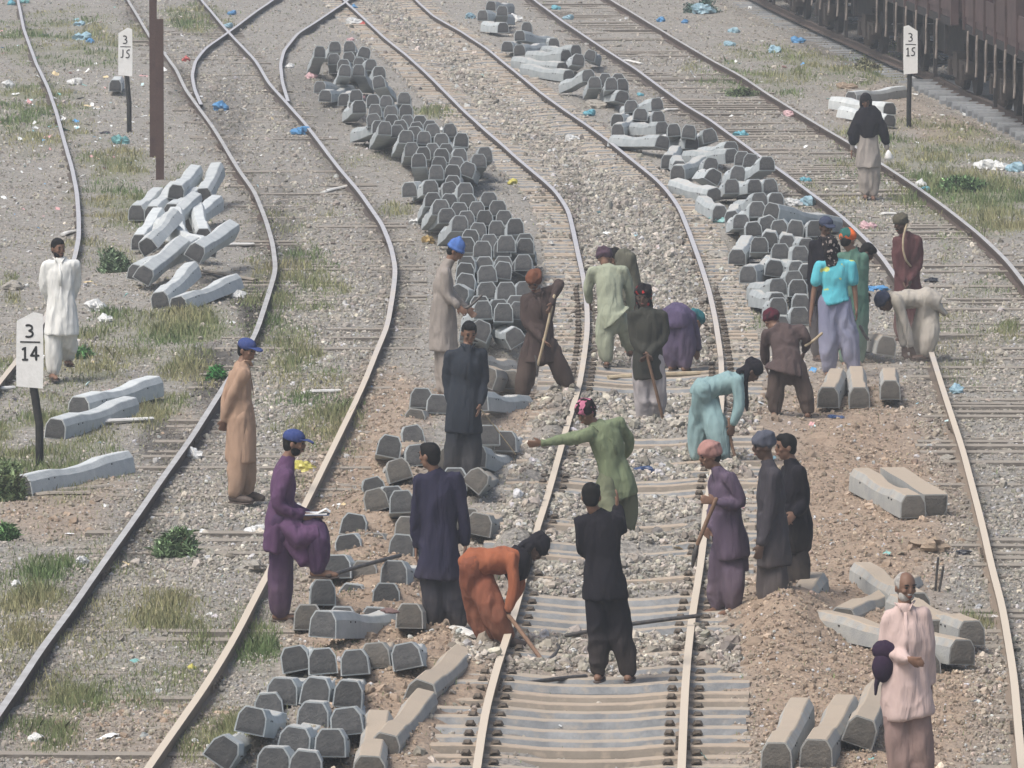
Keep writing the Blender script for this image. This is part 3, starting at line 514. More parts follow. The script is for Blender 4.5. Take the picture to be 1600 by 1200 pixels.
# ------------------------------------------------------------------ people
SKIN = mat('brown_skin', (.20, .115, .078), (.155, .088, .06), sc=9, rough=.55)
SKIN_D = mat('dark_skin', (.10, .06, .044), (.075, .047, .036), sc=9, rough=.5)
M_HAIR = mat('black_hair', (.005, .005, .006), (.012, .011, .011), sc=30, rough=.7, spec=.1)
M_EYE = mat('dark_eye', (.01, .008, .008), rough=.3); M_LIP = mat('lips', (.16, .065, .05))
M_GREY = mat('grey_beard', (.4, .39, .37), (.2, .19, .18), sc=40)
CL = {}
def cloth(name, c, c2=None, dust=.25, pat=None):
    if name in CL: return CL[name]
    c = tuple(x*.86 for x in c); c2 = c2 and tuple(x*.86 for x in c2)
    if max(c) < .4: g_ = sum(c)/3; c = tuple(x*.88+g_*.12 for x in c)
    m = mat(name, c, c2 or tuple(x*.72 for x in c), sc=2.2, rough=.9, spec=.12, contrast=(.3, .7))
    nt = m.node_tree; L = nt.links; ge = N(nt, 'ShaderNodeNewGeometry'); last = None
    for vec, amt in (((6, 6, 1.4), .7), ((19, 19, 4), .14)):
        sc_ = N(nt, 'ShaderNodeVectorMath', operation='MULTIPLY'); sc_.inputs[1].default_value = vec; L.new(ge.outputs['Position'], sc_.inputs[0]); nz = N(nt, 'ShaderNodeTexNoise'); nz.inputs['Scale'].default_value = 1; nz.inputs['Detail'].default_value = 3; nz.inputs['Distortion'].default_value = .6; L.new(sc_.outputs[0], nz.inputs['Vector'])
        bp = N(nt, 'ShaderNodeBump'); bp.inputs['Strength'].default_value = amt; bp.inputs['Distance'].default_value = .08; L.new(nz.outputs[0], bp.inputs['Height'])
        if last: L.new(last, bp.inputs['Normal'])
        last = bp.outputs[0]
    L.new(last, nt.nodes['Principled BSDF'].inputs['Normal'])
    sx = N(nt, 'ShaderNodeSeparateXYZ'); tq = N(nt, 'ShaderNodeTexCoord'); L.new(tq.outputs['Object'], sx.inputs[0]); mr = N(nt, 'ShaderNodeMapRange'); L.new(sx.outputs[2], mr.inputs[0]); mr.inputs[1].default_value = .6; mr.inputs[2].default_value = .02; mr.inputs[3].default_value = .0; mr.inputs[4].default_value = .26
    nd = N(nt, 'ShaderNodeTexNoise'); nd.inputs['Scale'].default_value = 7; nd.inputs['Detail'].default_value = 5; L.new(tq.outputs['Object'], nd.inputs['Vector']); mu = N(nt, 'ShaderNodeMath', operation='MULTIPLY'); L.new(mr.outputs[0], mu.inputs[0]); L.new(nd.outputs[0], mu.inputs[1])
    bs = nt.nodes['Principled BSDF']; src = bs.inputs['Base Color'].links[0].from_socket; x = N(nt, 'ShaderNodeMix', data_type='RGBA'); L.new(mu.outputs[0], x.inputs[0]); L.new(src, x.inputs[6]); x.inputs[7].default_value = (.36, .29, .22, 1); L.new(x.outputs[2], bs.inputs['Base Color'])
    if pat:                                              # printed cloth: coloured blotches
        nt = m.node_tree; L = nt.links; tc = N(nt, 'ShaderNodeTexCoord'); v = N(nt, 'ShaderNodeTexNoise'); v.inputs['Scale'].default_value = pat[1]; v.inputs['Detail'].default_value = 1; L.new(tc.outputs['Object'], v.inputs['Vector'])
        r = N(nt, 'ShaderNodeMapRange'); r.inputs[1].default_value = pat[2]; r.inputs[2].default_value = pat[2]+.03; L.new(v.outputs[0], r.inputs[0])
        x = N(nt, 'ShaderNodeMix', data_type='RGBA'); b = nt.nodes['Principled BSDF']; src = b.inputs['Base Color'].links[0].from_socket
        L.new(r.outputs[0], x.inputs[0]); L.new(src, x.inputs[6]); x.inputs[7].default_value = (*pat[0], 1); L.new(x.outputs[2], b.inputs['Base Color'])
    CL[name] = m; return m
BAKE = []
def remesh_part(geo, name, mats, parent, vox, fold=0, seed=0, extra=None, smooth=True, dirv=None):
    o = geo.obj(name, mats[:1] if isinstance(mats, list) else mats, parent, smooth)
    md = o.modifiers.new('r', 'REMESH'); md.mode = 'VOXEL'; md.voxel_size = vox; md.use_smooth_shade = smooth
    BAKE.append((o, fold, seed, extra, mats if isinstance(mats, list) else [mats], vox)); return o
def bake_all():
    dg = bpy.context.evaluated_depsgraph_get(); out = []
    for (o, fold, seed, extra, mats, vox) in BAKE:
        ev = o.evaluated_get(dg); out.append(bpy.data.meshes.new_from_object(ev))
    for (o, fold, seed, extra, mats, vox), me in zip(BAKE, out):
        o.modifiers.clear(); old = o.data; n = len(me.vertices); co = np.empty(n*3); me.vertices.foreach_get('co', co); co = co.reshape(-1, 3)
        E = np.empty(len(me.edges)*2, np.int32); me.edges.foreach_get('vertices', E); E = E.reshape(-1, 2)
        def relax(c, it, f=.5):
            deg = np.bincount(E.ravel(), minlength=n)[:, None]+1e-9
            for _ in range(it):
                s_ = np.stack([np.bincount(E[:, 0], c[E[:, 1], k], n)+np.bincount(E[:, 1], c[E[:, 0], k], n) for k in range(3)], 1)
                c = c*(1-f)+f*s_/deg
            return c
        co = relax(co, 3 if fold else 1)
        if fold:
            me.vertices.foreach_set('co', co.ravel()); me.update(); nr = np.empty(n*3); me.vertices.foreach_get('normal', nr); nr = nr.reshape(-1, 3)
            s = seed*3.7; x, y, z = co.T
            wz = vn(x*3+s, y*3, z*3)*1.2
            f = (.45-np.abs(vn(x*9+s+wz, y*9, z*2.6+wz)))*1.5 + (.4-np.abs(vn(x*5+s, y*5+3, z*6+wz*3)))*.5 + .5*vn(x*22+s, y*22+wz, z*7+9)
            f = f-f.mean()
            co = co+nr*(f*fold)[:, None]
            co = relax(co, 1, .15)
        me.vertices.foreach_set('co', co.ravel()); me.update()
        me.name = o.name; me.materials.clear()
        for m in mats: me.materials.append(m)
        if extra is not None and extra.n:
            import bmesh
            bm = bmesh.new(); bm.from_mesh(me); vs = [bm.verts.new(v) for v in np.vstack(extra.V)]
            for f, m in zip(extra.F, extra.M):
                fa = bm.faces.new([vs[i] for i in f]); fa.material_index = m; fa.smooth = True
            bm.to_mesh(me); bm.free()
        me.polygons.foreach_set('use_smooth', [True]*len(me.polygons)); o.data = me; bpy.data.meshes.remove(old)

def unit(v): v = np.asarray(v, float); return v/(np.linalg.norm(v)+1e-9)
def person(label, base, hd, nk, sa, sb, ea, eb, wa, wb, pv, ka, kb, aa, ab, hem=None, hemw=.2, yaw=0, pitch=0, roll=0, skin=SKIN, shirt=None, pants=None,
           hair=None, head=None, headc=None, beard=None, feet=None, sleeve='long', fat=1.0, baggy=1.0, sandal=True, hemd=.82, elev=0, group='people working and walking on the tracks', seed=0, hips=None, pts=None, collar=True, finger=(None, None)):
    B = G(base[0], base[1], 0); Yb = B[1]; B[2] = gzs(B[0], B[1]) if not elev else elev
    def J(p):
        d = p[2] if len(p) > 2 else 0
        return AT(p[0], p[1], Yb+d)-B
    root = empty('person', tuple(B)); tag(root, label, 'person', group)
    H, NK, SA, SB, EA, EB, WA, WB, PV, KA, KB, AA, AB = [J(p) for p in (hd, nk, sa, sb, ea, eb, wa, wb, pv, ka, kb, aa, ab)]
    # facing
    y_, p_, r_ = math.radians(yaw), math.radians(pitch), math.radians(roll)
    f = np.array([math.sin(y_)*math.cos(p_), -math.cos(y_)*math.cos(p_), -math.sin(p_)])
    u0 = np.array([0, 0, 1.]) if abs(f[2]) < .95 else np.array([math.sin(y_), -math.cos(y_), 0])
    r0 = unit(np.cross(f, u0)); u = np.cross(r0, f); r0, u = r0*math.cos(r_)+u*math.sin(r_), u*math.cos(r_)-r0*math.sin(r_)
    FR = np.array([r0, f, u])                      # rows: right, forward, up of the head
    def hp(x, y, z): return H+np.array([x, y, z])@FR
    SH = (SA+SB)/2; side = unit(SB-SA)
    hv = unit(np.array([side[0], side[1], 0])) if hips is None else unit(np.array([math.cos(math.radians(hips)), math.sin(math.radians(hips)), 0]))
    HA, HB = PV-hv*.085, PV+hv*.085
    if (KA-KB)@hv > 0.12: pass
    fdir = feet if feet is not None else yaw
    fd = np.array([math.sin(math.radians(fdir)), -math.cos(math.radians(fdir)), 0])
    # ---- body, one continuous surface
    b = Geo()
    b.ell(hp(0, 0, .02), (.074, .093, .098), FR); b.ell(hp(0, .012, -.05), (.058, .07, .072), FR); b.ell(hp(0, .03, -.088), (.036, .045, .032), FR)
    b.ell(hp(0, .094, -.012), (.013, .018, .028), FR, 8, 6); b.ell(hp(0, .078, .035), (.05, .014, .012), FR, 8, 6); b.ell(hp(0, .085, -.055), (.026, .012, .016), FR, 8, 6)
    for s in (-1, 1): b.ell(hp(s*.077, -.008, -.012), (.012, .02, .032), FR, 8, 6); b.ell(hp(s*.04, .068, -.02), (.022, .016, .018), FR, 8, 6)
    b.tube([hp(0, -.015, -.06), (hp(0, -.02, -.09)+NK)/2, NK, NK*.8+SH*.2], [.052, .052, .056, .06], 10)
    b.loft([PV-(SH-PV)*.08, PV, PV*.6+SH*.4, PV*.2+SH*.8, SH*.9+NK*.1, NK], side, [.06, .13, .12, .14, .12, .045], [.05, .09, .085, .09, .07, .04], 12)
    for (s_, e_, w_, tgt, fs) in ((SA, EA, WA, 1, finger[0]), (SB, EB, WB, -1, finger[1])):
        b.tube([SH*.4+s_*.6, s_, e_, w_], [.05, .047, .036, .024], 9, sub=3)
        d = unit(w_-e_) if fs is None else unit(np.array(fs)); pn = unit(np.cross(d, np.cross(unit(side*tgt)+.01, d))); lat = np.cross(d, pn)
        hs = 1.0
        b.loft([w_-d*.01, w_+d*.03, w_+d*.07, w_+d*.092], lat, [.023, .034, .04, .036], [.017, .016, .014, .011], 10)
        cu = .5
        for q, (lo, ln) in enumerate(((-.030, .062), (-.010, .073), (.010, .068), (.030, .054))):
            r = w_+d*.085+lat*lo; m = r+d*ln*.5+lat*lo*.15+pn*.012*cu; t = r+d*ln*.85+pn*ln*.55*cu+lat*lo*.2
            b.tube([r, m, t], [.0105, .0098, .0085], 7)
        b.tube([w_+d*.02-lat*.022, w_+d*.05-lat*.05+pn*.008, w_+d*.08-lat*.058+pn*.02], [.013, .0115, .0095], 7)
    ft = []
    for (h_, k_, a_) in ((HA, KA, AA), (HB, KB, AB)):
        b.tube([h_, k_, a_], [.075, .055, .036], 10, sub=3)
        heel = a_-fd*.045+np.array([0, 0, -.045]); ball = a_+fd*.10+np.array([0, 0, -.052]); toe = a_+fd*.165+np.array([0, 0, -.058])
        b.tube([a_, a_+fd*.02+np.array([0, 0, -.02])], [.038, .038], 8); b.tube([heel, ball, toe], [.036, .036, .024], 9); ft.append((a_, heel, ball, toe))
    ex = Geo()
    for s in (-1, 1):
        ex.ell(hp(s*.031, .083, .010), (.014, .008, .0075), FR, 8, 5, 1); ex.ell(hp(s*.033, .091, .034), (.022, .008, .006), FR, 8, 5, 1)
    ex.ell(hp(0, .095, -.060), (.021, .007, .007), FR, 8, 5, 2)
    remesh_part(b, 'body', [skin, M_EYE, M_LIP], root, .0095, 0, 0, ex)
    # ---- kameez
    k = Geo(); SL = SH*.86+PV*.14
    torso = [PV, PV*.66+SH*.34, PV*.33+SH*.67, SL, SH*.88+NK*.12, NK*.94+SH*.06, NK+(H-NK)*.12]
    k.loft(torso, side, [.165*fat, .152*fat, .175*fat, .178, .14, .075, .066], [.12*fat, .118*fat, .128*fat, .115, .09, .068, .062], 16)
    k.tube([SA, SH+(SA-SH)*.2, SH+(SB-SH)*.2, SB], [.068, .075, .075, .068], 12)
    if collar:
        k.tube([NK+(H-NK)*.1-unit(side)*.05, NK+(H-NK)*.02+fd*.06, NK+(H-NK)*.1+unit(side)*.05], .018, 8)
    sl_arms = ((SA, EA, WA), (SB, EB, WB))
    for (s_, e_, w_) in sl_arms:
        if sleeve == 'long':
            k.tube([s_, (s_+e_)/2, e_, (e_+w_)/2, w_-(w_-e_)*.06], [.072, .064, .058, .055, .046], 11, sub=2)
        else: k.tube([s_, s_*.35+e_*.65], [.078, .082], 11)
    if hem is not None:
        HM = J(hem); top = PV*.6+SH*.4
        path = [top, PV, PV*.5+HM*.5, HM*.94+PV*.06, HM]
        k.loft(path, hv, [.155*fat, .18*fat, (.19*fat+hemw)/2, hemw, hemw*.98], [.12*fat, .15*fat, (.16*fat+hemw*hemd)/2, hemw*hemd, hemw*hemd*.98], 18)
    for p in (pts or []):                       # loose flaps: polyline + radii pairs
        k.loft([J(q) for q in p[0]], np.array(p[3]) if len(p) > 3 else hv, p[1], p[2], 14)
    remesh_part(k, 'kameez' if hem is not None and sleeve == 'long' else 'shirt', shirt, root, .0145, .015, seed+1)
    if hem is not None and abs(yaw) < 60 and head not in ('wrap', 'veil'):
        ch = SH*.5+PV*.5; g = Geo(); fdn = unit(np.cross(side, [0, 0, 1])); fdn = fdn*np.sign(fdn@fd+1e-6)
        g.loft([NK+fdn*.066-np.array([0, 0, .03]), SH*.8+PV*.2+fdn*.128, ch+fdn*.142], side, [.014, .016, .015], [.004, .005, .004], 8); g.obj('placket', shirt, root, True)
        g = Geo()
        for s in (-1, 1): g.loft([NK+side*s*.07+np.array([0, 0, .012]), NK+side*s*.052+fdn*.06-np.array([0, 0, .0]), NK+side*s*.03+fdn*.1-np.array([0, 0, .045])], fdn, [.02, .024, .006], [.008, .008, .004], 8)
        g.obj('collar', shirt, root, True)
    # ---- shalwar
    l = Geo()
    for i, (h_, k_, a_) in enumerate(((HA, KA, AA), (HB, KB, AB))):
        low = a_+np.array([0, 0, .03]); q = baggy
        l.tube([h_, h_*.5+k_*.5, k_, k_*.5+low*.5, low], [.098*q, .108*q, .112*q, .108*q, .084*q], 14, sub=2)
    mid = (KA+KB)/2
    l.ell(PV*.75+mid*.25, (.145, .115, .2), np.array([hv, np.cross([0, 0, 1], hv), [0, 0, 1]]))
    l.ell(PV, (.15, .11, .13), np.array([hv, np.cross([0, 0, 1], hv), [0, 0, 1]]))
    remesh_part(l, 'shalwar', pants, root, .0155, .018, seed+5)
    # ---- sandals
    if sandal:
        for (a_, heel, ball, toe) in ft:
            g = Geo(); lat = np.cross(fd, [0, 0, 1]); dn = np.array([0, 0, -.036])
            g.loft([heel+dn-fd*.04, heel+dn, ball+dn, toe+dn*.7, toe+fd*.03+dn*.7], lat, [.028, .042, .048, .042, .02], [.01, .012, .012, .011, .008], 10)
            if sandal == 'shoe': g.tube([heel+np.array([0, 0, .012]), ball+np.array([0, 0, .004]), toe+fd*.015], [.046, .047, .034], 10)
            else: g.loft([ball-lat*.046+dn*.5, ball+np.array([0, 0, .03]), ball+lat*.046+dn*.5], fd, [.028]*3, [.008]*3, 8)
            g.obj('sandal' if sandal != 'shoe' else 'shoe', M_SHOE, root, True)
    # ---- head wear / hair
    def rp(g, name, m, fold=.006, vox=.010): remesh_part(g, name, m, root, vox, fold, seed+9)
    if hair is not None:
        g = Geo(); g.ell(hp(0, -.017, .034), (.084, .098, .094), FR, 16, 10); g.ell(hp(0, -.045, -.02), (.073, .06, .075), FR, 12, 8)
        
        if head is None: g.ell(hp(.01, .03, .086), (.066, .06, .038), FR, 12, 8)
        if hair == 'long': g.ell(hp(0, -.05, -.06), (.075, .05, .09), FR, 12, 8)
        if hair == 'thin': g = Geo(); g.ell(hp(0, -.022, .024), (.081, .09, .086), FR, 16, 10); g.ell(hp(0, -.04, -.02), (.074, .06, .06), FR, 12, 8)
        rp(g, 'hair', M_HAIR if hair != 'thin' else M_GREY, .007, .0095)
    if head == 'cap':
        g = Geo(); g.ell(hp(0, -.012, .052), (.09, .107, .078), FR, 16, 10); rp(g, 'cap', headc, .002)
        g = Geo(); g.loft([hp(0, .05, .045), hp(0, .12, .048), hp(0, .165, .035), hp(0, .178, .03)], r0, [.078, .074, .055, .03], [.006]*4, 12); g.obj('visor', headc, root, True)
    if head == 'knit':
        g = Geo(); g.ell(hp(0, -.015, .06), (.09, .105, .1), FR, 16, 10); g.tube([hp(.088*math.sin(t), -.01+.103*math.cos(t), .028) for t in np.linspace(0, 2*math.pi, 17)], .018, 8); g.ell(hp(0, -.03, .158), (.03, .03, .025), FR, 10, 6); rp(g, 'knit_cap', headc, .003)
    if head in ('turban', 'wrap', 'veil'):
        g = Geo(); g.ell(hp(0, -.015, .055), (.094, .108, .1), FR, 16, 10)
        for q, (tz, tl, rr) in enumerate(((.045, .3, .030), (.07, -.3, .028), (.09, .15, .026), (.055, 0, .028))):
            g.tube([hp(.078*math.sin(t)*(1-.25*(q == 2)), -.014+.09*math.cos(t)*(1-.25*(q == 2)), tz+tl*.09*math.sin(t+.6)) for t in np.linspace(0, 2*math.pi, 15)], rr, 8)
        if head == 'wrap':               # cloth also wound round neck and hanging
            g.tube([hp(.06, -.04, -.02), hp(.055, .0, -.10), hp(0, .05, -.125), hp(-.055, 0, -.10), hp(-.06, -.04, -.02)], .036, 9, sub=2)
            g.loft([hp(0, -.08, .04), hp(0, -.085, -.06), NK-f*.06, NK-f*.08+np.array([0, 0, -.08])], r0, [.06, .08, .09, .07], [.03, .035, .03, .02], 12)
        if head == 'veil':
            g = Geo(); g.ell(hp(0, -.02, .035), (.093, .108, .105), FR, 16, 10); g.ell(hp(0, -.055, -.06), (.09, .07, .12), FR, 14, 8)
            for s in (-1, 1): g.tube([hp(s*.074, .03, .04), hp(s*.075, .035, -.05), hp(s*.03, .075, -.115)], .027, 9)
            g.ell(hp(0, .02, -.15), (.12, .105, .07), FR, 14, 8)
            g.loft([NK+np.array([0, 0, .04]), SH+np.array([0, 0, .03]), SH-np.array([0, .02, .13]), SH-np.array([-.02, .05, .36])], side, [.12, .215, .235, .1], [.11, .14, .16, .1], 16)
            for (s_, e_, w_) in ((SA, EA, WA), (SB, EB, WB)): g.tube([s_, e_, e_*.45+w_*.55], [.085, .095, .07], 12, sub=2)
            g.loft([SA*.5+EA*.5, EA, EA*.6+PV*.4+np.array([0, .02, -.04])], side, [.1, .12, .05], [.08, .09, .05], 12)
        rp(g, 'turban' if head == 'turban' else 'headscarf', headc, .013, .0115)
    if beard:
        g = Geo(); g.ell(hp(0, .022, -.066), (.068, .058, .054), FR, 12, 8); g.ell(hp(0, .09, -.042), (.03, .012, .009), FR, 10, 6)
        if beard == 'moustache': g = Geo(); g.ell(hp(0, .094, -.044), (.036, .013, .010), FR, 10, 6)
        rp(g, 'beard' if beard != 'moustache' else 'moustache', M_GREY if beard == 'grey' else M_HAIR, .004, .008)
    return root, B, J
M_SHOE = mat('worn_leather', (.05, .035, .03), (.09, .07, .06), sc=15, rough=.6)
def rod(name, label, pts, r, m, cat='tool', group=None, J=None, B=None, sections=8):
    P = np.array(pts); c = P[-1].copy(); g = Geo(); g.tube(P-c, r, sections)
    o = g.obj(name, m, None, True, tuple(c)); return tag(o, label, cat, group)
def thing_at(name, label, cat, c, group=None): e = empty(name, tuple(c)); tag(e, label, cat, group); return e

WHITE = cloth('white_cloth', (.80, .81, .79), (.70, .71, .69)); BEIGE = cloth('beige_cloth', (.46, .30, .205)); PURP = cloth('purple_cloth', (.13, .062, .145)); PURP_D = cloth('dark_purple_cloth', (.095, .05, .12))
GREYB = cloth('grey_beige_cloth', (.36, .32, .29)); NAVY = cloth('blue_black_cloth', (.022, .028, .04), (.035, .042, .055)); BROWN = cloth('dark_brown_cloth', (.055, .038, .038), (.075, .055, .05)); PGREEN = cloth('pale_green_cloth', (.38, .42, .31)); OLIVE = cloth('olive_cloth', (.13, .13, .10))
DOLIVE = cloth('dark_olive_cloth', (.035, .038, .034), (.055, .055, .045)); VIOLET = cloth('violet_cloth', (.11, .085, .17)); AQUA = cloth('pale_aqua_cloth', (.27, .43, .45)); BR2 = cloth('taupe_cloth', (.10, .07, .068), (.075, .055, .055)); TURQ = cloth('turquoise_print', (.13, .52, .60), (.1, .45, .55), pat=((.45, .5, .15), 9, .66))
LILAC = cloth('lilac_cloth', (.26, .28, .40), (.22, .23, .34)); GREEN = cloth('green_cloth', (.10, .22, .17)); MAROON = cloth('maroon_cloth', (.13, .055, .058)); DUSTY = cloth('dusty_white_cloth', (.50, .47, .43), (.36, .33, .28)); SAGE = cloth('sage_cloth', (.20, .25, .14)); SAGE_D = cloth('sage_trousers', (.16, .18, .11))
BLK = cloth('black_cloth', (.011, .010, .015), (.018, .017, .023)); ORANGE = cloth('orange_cloth', (.36, .115, .05), (.28, .09, .045)); RUST = cloth('rust_cloth', (.27, .085, .045), (.2, .07, .04)); INDIGO = cloth('indigo_cloth', (.022, .022, .048), (.032, .03, .058)); INDIGO_D = cloth('indigo_trousers', (.022, .028, .05)); MAUVE = cloth('mauve_cloth', (.125, .09, .14), (.10, .075, .115))
DGREY = cloth('charcoal_cloth', (.06, .055, .068), (.045, .042, .05)); PINK = cloth('dusty_pink_cloth', (.60, .47, .44), (.55, .42, .39)); PINK_D = cloth('dusty_pink_trousers', (.33, .225, .205)); LBEIGE = cloth('light_beige_cloth', (.40, .36, .33)); WTROU = cloth('off_white_trousers', (.42, .40, .43), (.3, .28, .28))
BLUECAP = cloth('blue_cap_cloth', (.045, .075, .24), (.035, .055, .18)); KNITB = cloth('sky_blue_knit', (.10, .2, .52), (.07, .15, .42)); RUSTT = cloth('rust_turban', (.20, .075, .04)); PCAP = cloth('plum_cloth', (.10, .06, .09)); TEALC = cloth('teal_cloth', (.02, .16, .19)); REDB = cloth('black_red_print', (.015, .012, .015), pat=((.35, .03, .03), 12, .62))
REDT = cloth('crimson_turban', (.10, .015, .03), pat=((.03, .015, .02), 12, .55)); COLOR = cloth('bright_cap_print', (.03, .17, .15), pat=((.6, .12, .03), 10, .5)); FLOR = cloth('flower_print_scarf', (.02, .012, .015), pat=((.42, .14, .22), 17, .52)); PKT = cloth('salmon_turban', (.46, .24, .21)); BLKP = cloth('black_white_scarf', (.02, .018, .022), pat=((.3, .26, .24), 22, .6)); NAVC = cloth('slate_cap', (.05, .065, .12)); GREYT = cloth('grey_blue_headcloth', (.10, .11, .15)); OLC = cloth('olive_cap', (.12, .11, .08))

person('man in long white kameez walking at the left, hands behind his back', (95,595), (91,388), (93,404), (74,414), (117,414), (66,446,.04), (122,446,.08), (82,478,.2), (106,478,.2), (96,478), (84,535), (108,530,.08), (82,582), (106,560,.3), (96,523), .215, 32, 8, shirt=WHITE, pants=WHITE, hair='short', beard='full', feet=20, seed=1)
person('man in beige kameez and blue cap, hands clasped behind, beside the left rail', (376,790), (386,547), (379,566), (368,585,.16), (381,584,-.16), (354,620,.12), (359,622,-.14), (350,652,.06), (351,655,-.05), (376,650), (384,712,.1), (372,715,-.08), (387,768,.1), (369,773,-.08), (376,722), .185, 55, 12, shirt=BEIGE, pants=BEIGE, hair='short', head='cap', headc=BLUECAP, feet=60, sandal='shoe', seed=2)
_, Bc, Jc = person('bearded man in purple kameez and blue cap writing on a clipboard on his raised knee', (438,972), (460,692), (449,715), (437,738,.17), (447,742,-.17), (447,790,.17), (428,792,-.2), (482,803,.12), (472,804,-.14), (440,812), (438,890,.1), (497,828,-.12), (438,956,.1), (497,888,-.12), (429,862), .135, 82, 10, shirt=PURP, pants=PURP_D, hair='short', head='cap', headc=BLUECAP, beard='full', feet=85, hips=80, seed=3, baggy=1.12,
       pts=[([(445,815,-.08), (470,840,-.12), (500,835,-.12)], [.12, .17, .12], [.1, .13, .1]), ([(450,840,-.1), (480,868,-.12), (500,872,-.12)], [.06, .08, .06], [.09, .12, .09])])
person('tall man in grey-beige kameez and light blue knitted cap seen from the side', (697,622), (712,392), (702,408), (690,425,.16), (697,427,-.16), (702,456,.16), (697,462,-.17), (729,482,.1), (715,478,-.2), (693,485), (694,550,.08), (700,552,-.06), (693,610,.08), (700,612,-.08), (693,548), .19, 78, 28, shirt=GREYB, pants=GREYB, head='knit', headc=KNITB, hair='short', feet=80, seed=4, hips=75, hemd=.9)
person('young man in dark blue-grey kameez walking towards the camera', (722,760), (733,520), (731,540), (704,556), (753,554), (697,600,.05), (757,598,.04), (706,634,-.04), (750,632,-.08), (725,628), (711,692), (737,700), (705,744,.1), (733,748), (724,676), .2, 12, 22, shirt=NAVY, pants=NAVY, hair='short', feet=5, seed=5)
person('man in dark brown kameez and rust turban swinging a pale-handled pick', (850,628), (834,440), (842,459), (822,468,.04), (868,452,.04), (820,503,-.02), (875,440,-.1), (847,530,-.22), (862,474,-.28), (843,535), (824,575), (873,572), (816,616), (888,604), (843,566), .215, -12, 35, shirt=BROWN, pants=BROWN, head='turban', headc=RUSTT, beard='grey', feet=0, seed=6, baggy=1.1)
person('man in pale green kameez bending over the middle track, seen from behind', (950,575), (945,404,.25), (948,416,.22), (925,424,.12), (975,423,.12), (918,452,.2), (986,460,.2), (921,470,.3), (985,492,.3), (955,492), (944,528), (978,515,.1), (948,562), (985,545,.2), (962,500), .24, 185, 35, shirt=PGREEN, pants=PGREEN, head='turban', headc=PCAP, feet=180, seed=7, collar=False)
person('stooping man in olive clothes behind the pale green one', (985,555), (962,402,.2), (968,398,.1), (968,400,.12), (985,402,-.12), (975,430,.1), (993,440,-.1), (975,460,.1), (990,470,-.1), (988,455), (980,505,.1), (992,505,-.05), (982,543,.1), (993,545,-.05), (988,470), .17, -90, 50, shirt=OLIVE, pants=OLIVE, hair='short', feet=-90, seed=8, collar=False, hips=70)
person('man in dark olive kameez with black and red headscarf leaning on a long stick', (1014,668), (1005,463), (1008,482), (989,494), (1036,492), (989,530), (1040,528), (1007,550,-.14), (1014,553,-.16), (1012,560), (1004,618), (1028,618), (1003,656), (1025,652,.05), (1014,592), .185, -8, 12, shirt=DOLIVE, pants=WTROU, head='wrap', headc=REDB, skin=SKIN_D, feet=-5, seed=9)
person('man in violet kameez and teal cap bent double behind the stick man', (1062,580), (1086,502,.28), (1074,488,.2), (1062,486,.18), (1080,492,.1), (1075,515,.25), (1088,520,.15), (1084,545,.3), (1090,545,.2), (1055,495), (1048,535), (1072,535), (1050,568), (1070,570), (1055,512), .2, 120, 40, shirt=VIOLET, pants=VIOLET, head='turban', headc=TEALC, feet=160, seed=10, collar=False, fat=1.2, baggy=1.15)
person('man in pale aqua kameez bent forward with a black scarf hanging down', (1108,725), (1175,580), (1160,586), (1152,592,.16), (1152,595,-.16), (1156,628,.14), (1157,632,-.2), (1143,664,.08), (1146,662,-.18), (1100,608), (1094,660,.12), (1118,665,-.08), (1091,714,.12), (1130,715,-.08), (1092,622), .15, 92, 48, shirt=AQUA, pants=AQUA, head='wrap', headc=BLK, skin=SKIN_D, feet=75, seed=11, hips=80, fat=.95, baggy=1.15)
person('man in taupe kameez and crimson turban bending away, seen from behind', (1238,653), (1206,502,.28), (1214,510,.22), (1200,522,.16), (1250,515,.16), (1194,545,.25), (1262,530,.1), (1197,568,.35), (1257,548,.25), (1230,565), (1211,608), (1258,606), (1210,642), (1262,642), (1226,582), .25, 200, 30, shirt=BR2, pants=BROWN, head='turban', headc=REDT, feet=175, seed=12, collar=False, baggy=.95)
person('person in a turquoise printed shirt and lilac trousers seen from behind', (1312,588), (1297,386), (1300,406), (1281,416), (1329,414), (1272,452), (1336,452), (1267,492,-.05), (1338,482,-.02), (1304,470), (1296,530), (1326,530), (1293,578), (1334,575), (1305,474), .185, 175, 5, shirt=TURQ, pants=LILAC, head='wrap', headc=BLKP, sleeve='short', feet=180, seed=13, baggy=1.12)
person('man in green kameez and bright patterned cap behind the turquoise shirt', (1336,572), (1325,375,.3), (1332,390,.3), (1316,402,.3), (1349,402,.3), (1320,440,.35), (1350,440,.3), (1322,470,.4), (1348,470,.35), (1334,460,.3), (1325,520,.3), (1342,520,.3), (1322,562,.3), (1341,562,.3), (1334,500,.3), .15, 140, 15, shirt=GREEN, pants=GREEN, head='turban', headc=COLOR, feet=150, seed=14, hair='short')
person('man in black shirt and slate cap standing left of the turquoise shirt', (1284,565), (1291,354), (1288,372), (1271,384), (1306,386), (1267,420), (1310,420), (1270,455), (1308,450), (1285,455), (1278,510), (1290,510), (1276,552), (1290,554), (1284,478), .16, 20, 12, shirt=BLK, pants=DGREY, head='cap', headc=NAVC, skin=SKIN_D, feet=20, seed=15, hair='short')
person('dark-haired man stooping with his head beyond the green kameez', (1345,566), (1354,395,.5), (1342,393,.5), (1336,396,.6), (1338,400,.4), (1345,425,.6), (1348,430,.4), (1352,455,.6), (1350,458,.45), (1325,440,.5), (1330,500,.6), (1335,500,.45), (1328,540,.6), (1334,540,.45), (1325,470,.5), .14, 95, 45, shirt=BLK, pants=BLK, hair='short', feet=90, seed=16, skin=SKIN_D, hips=80)
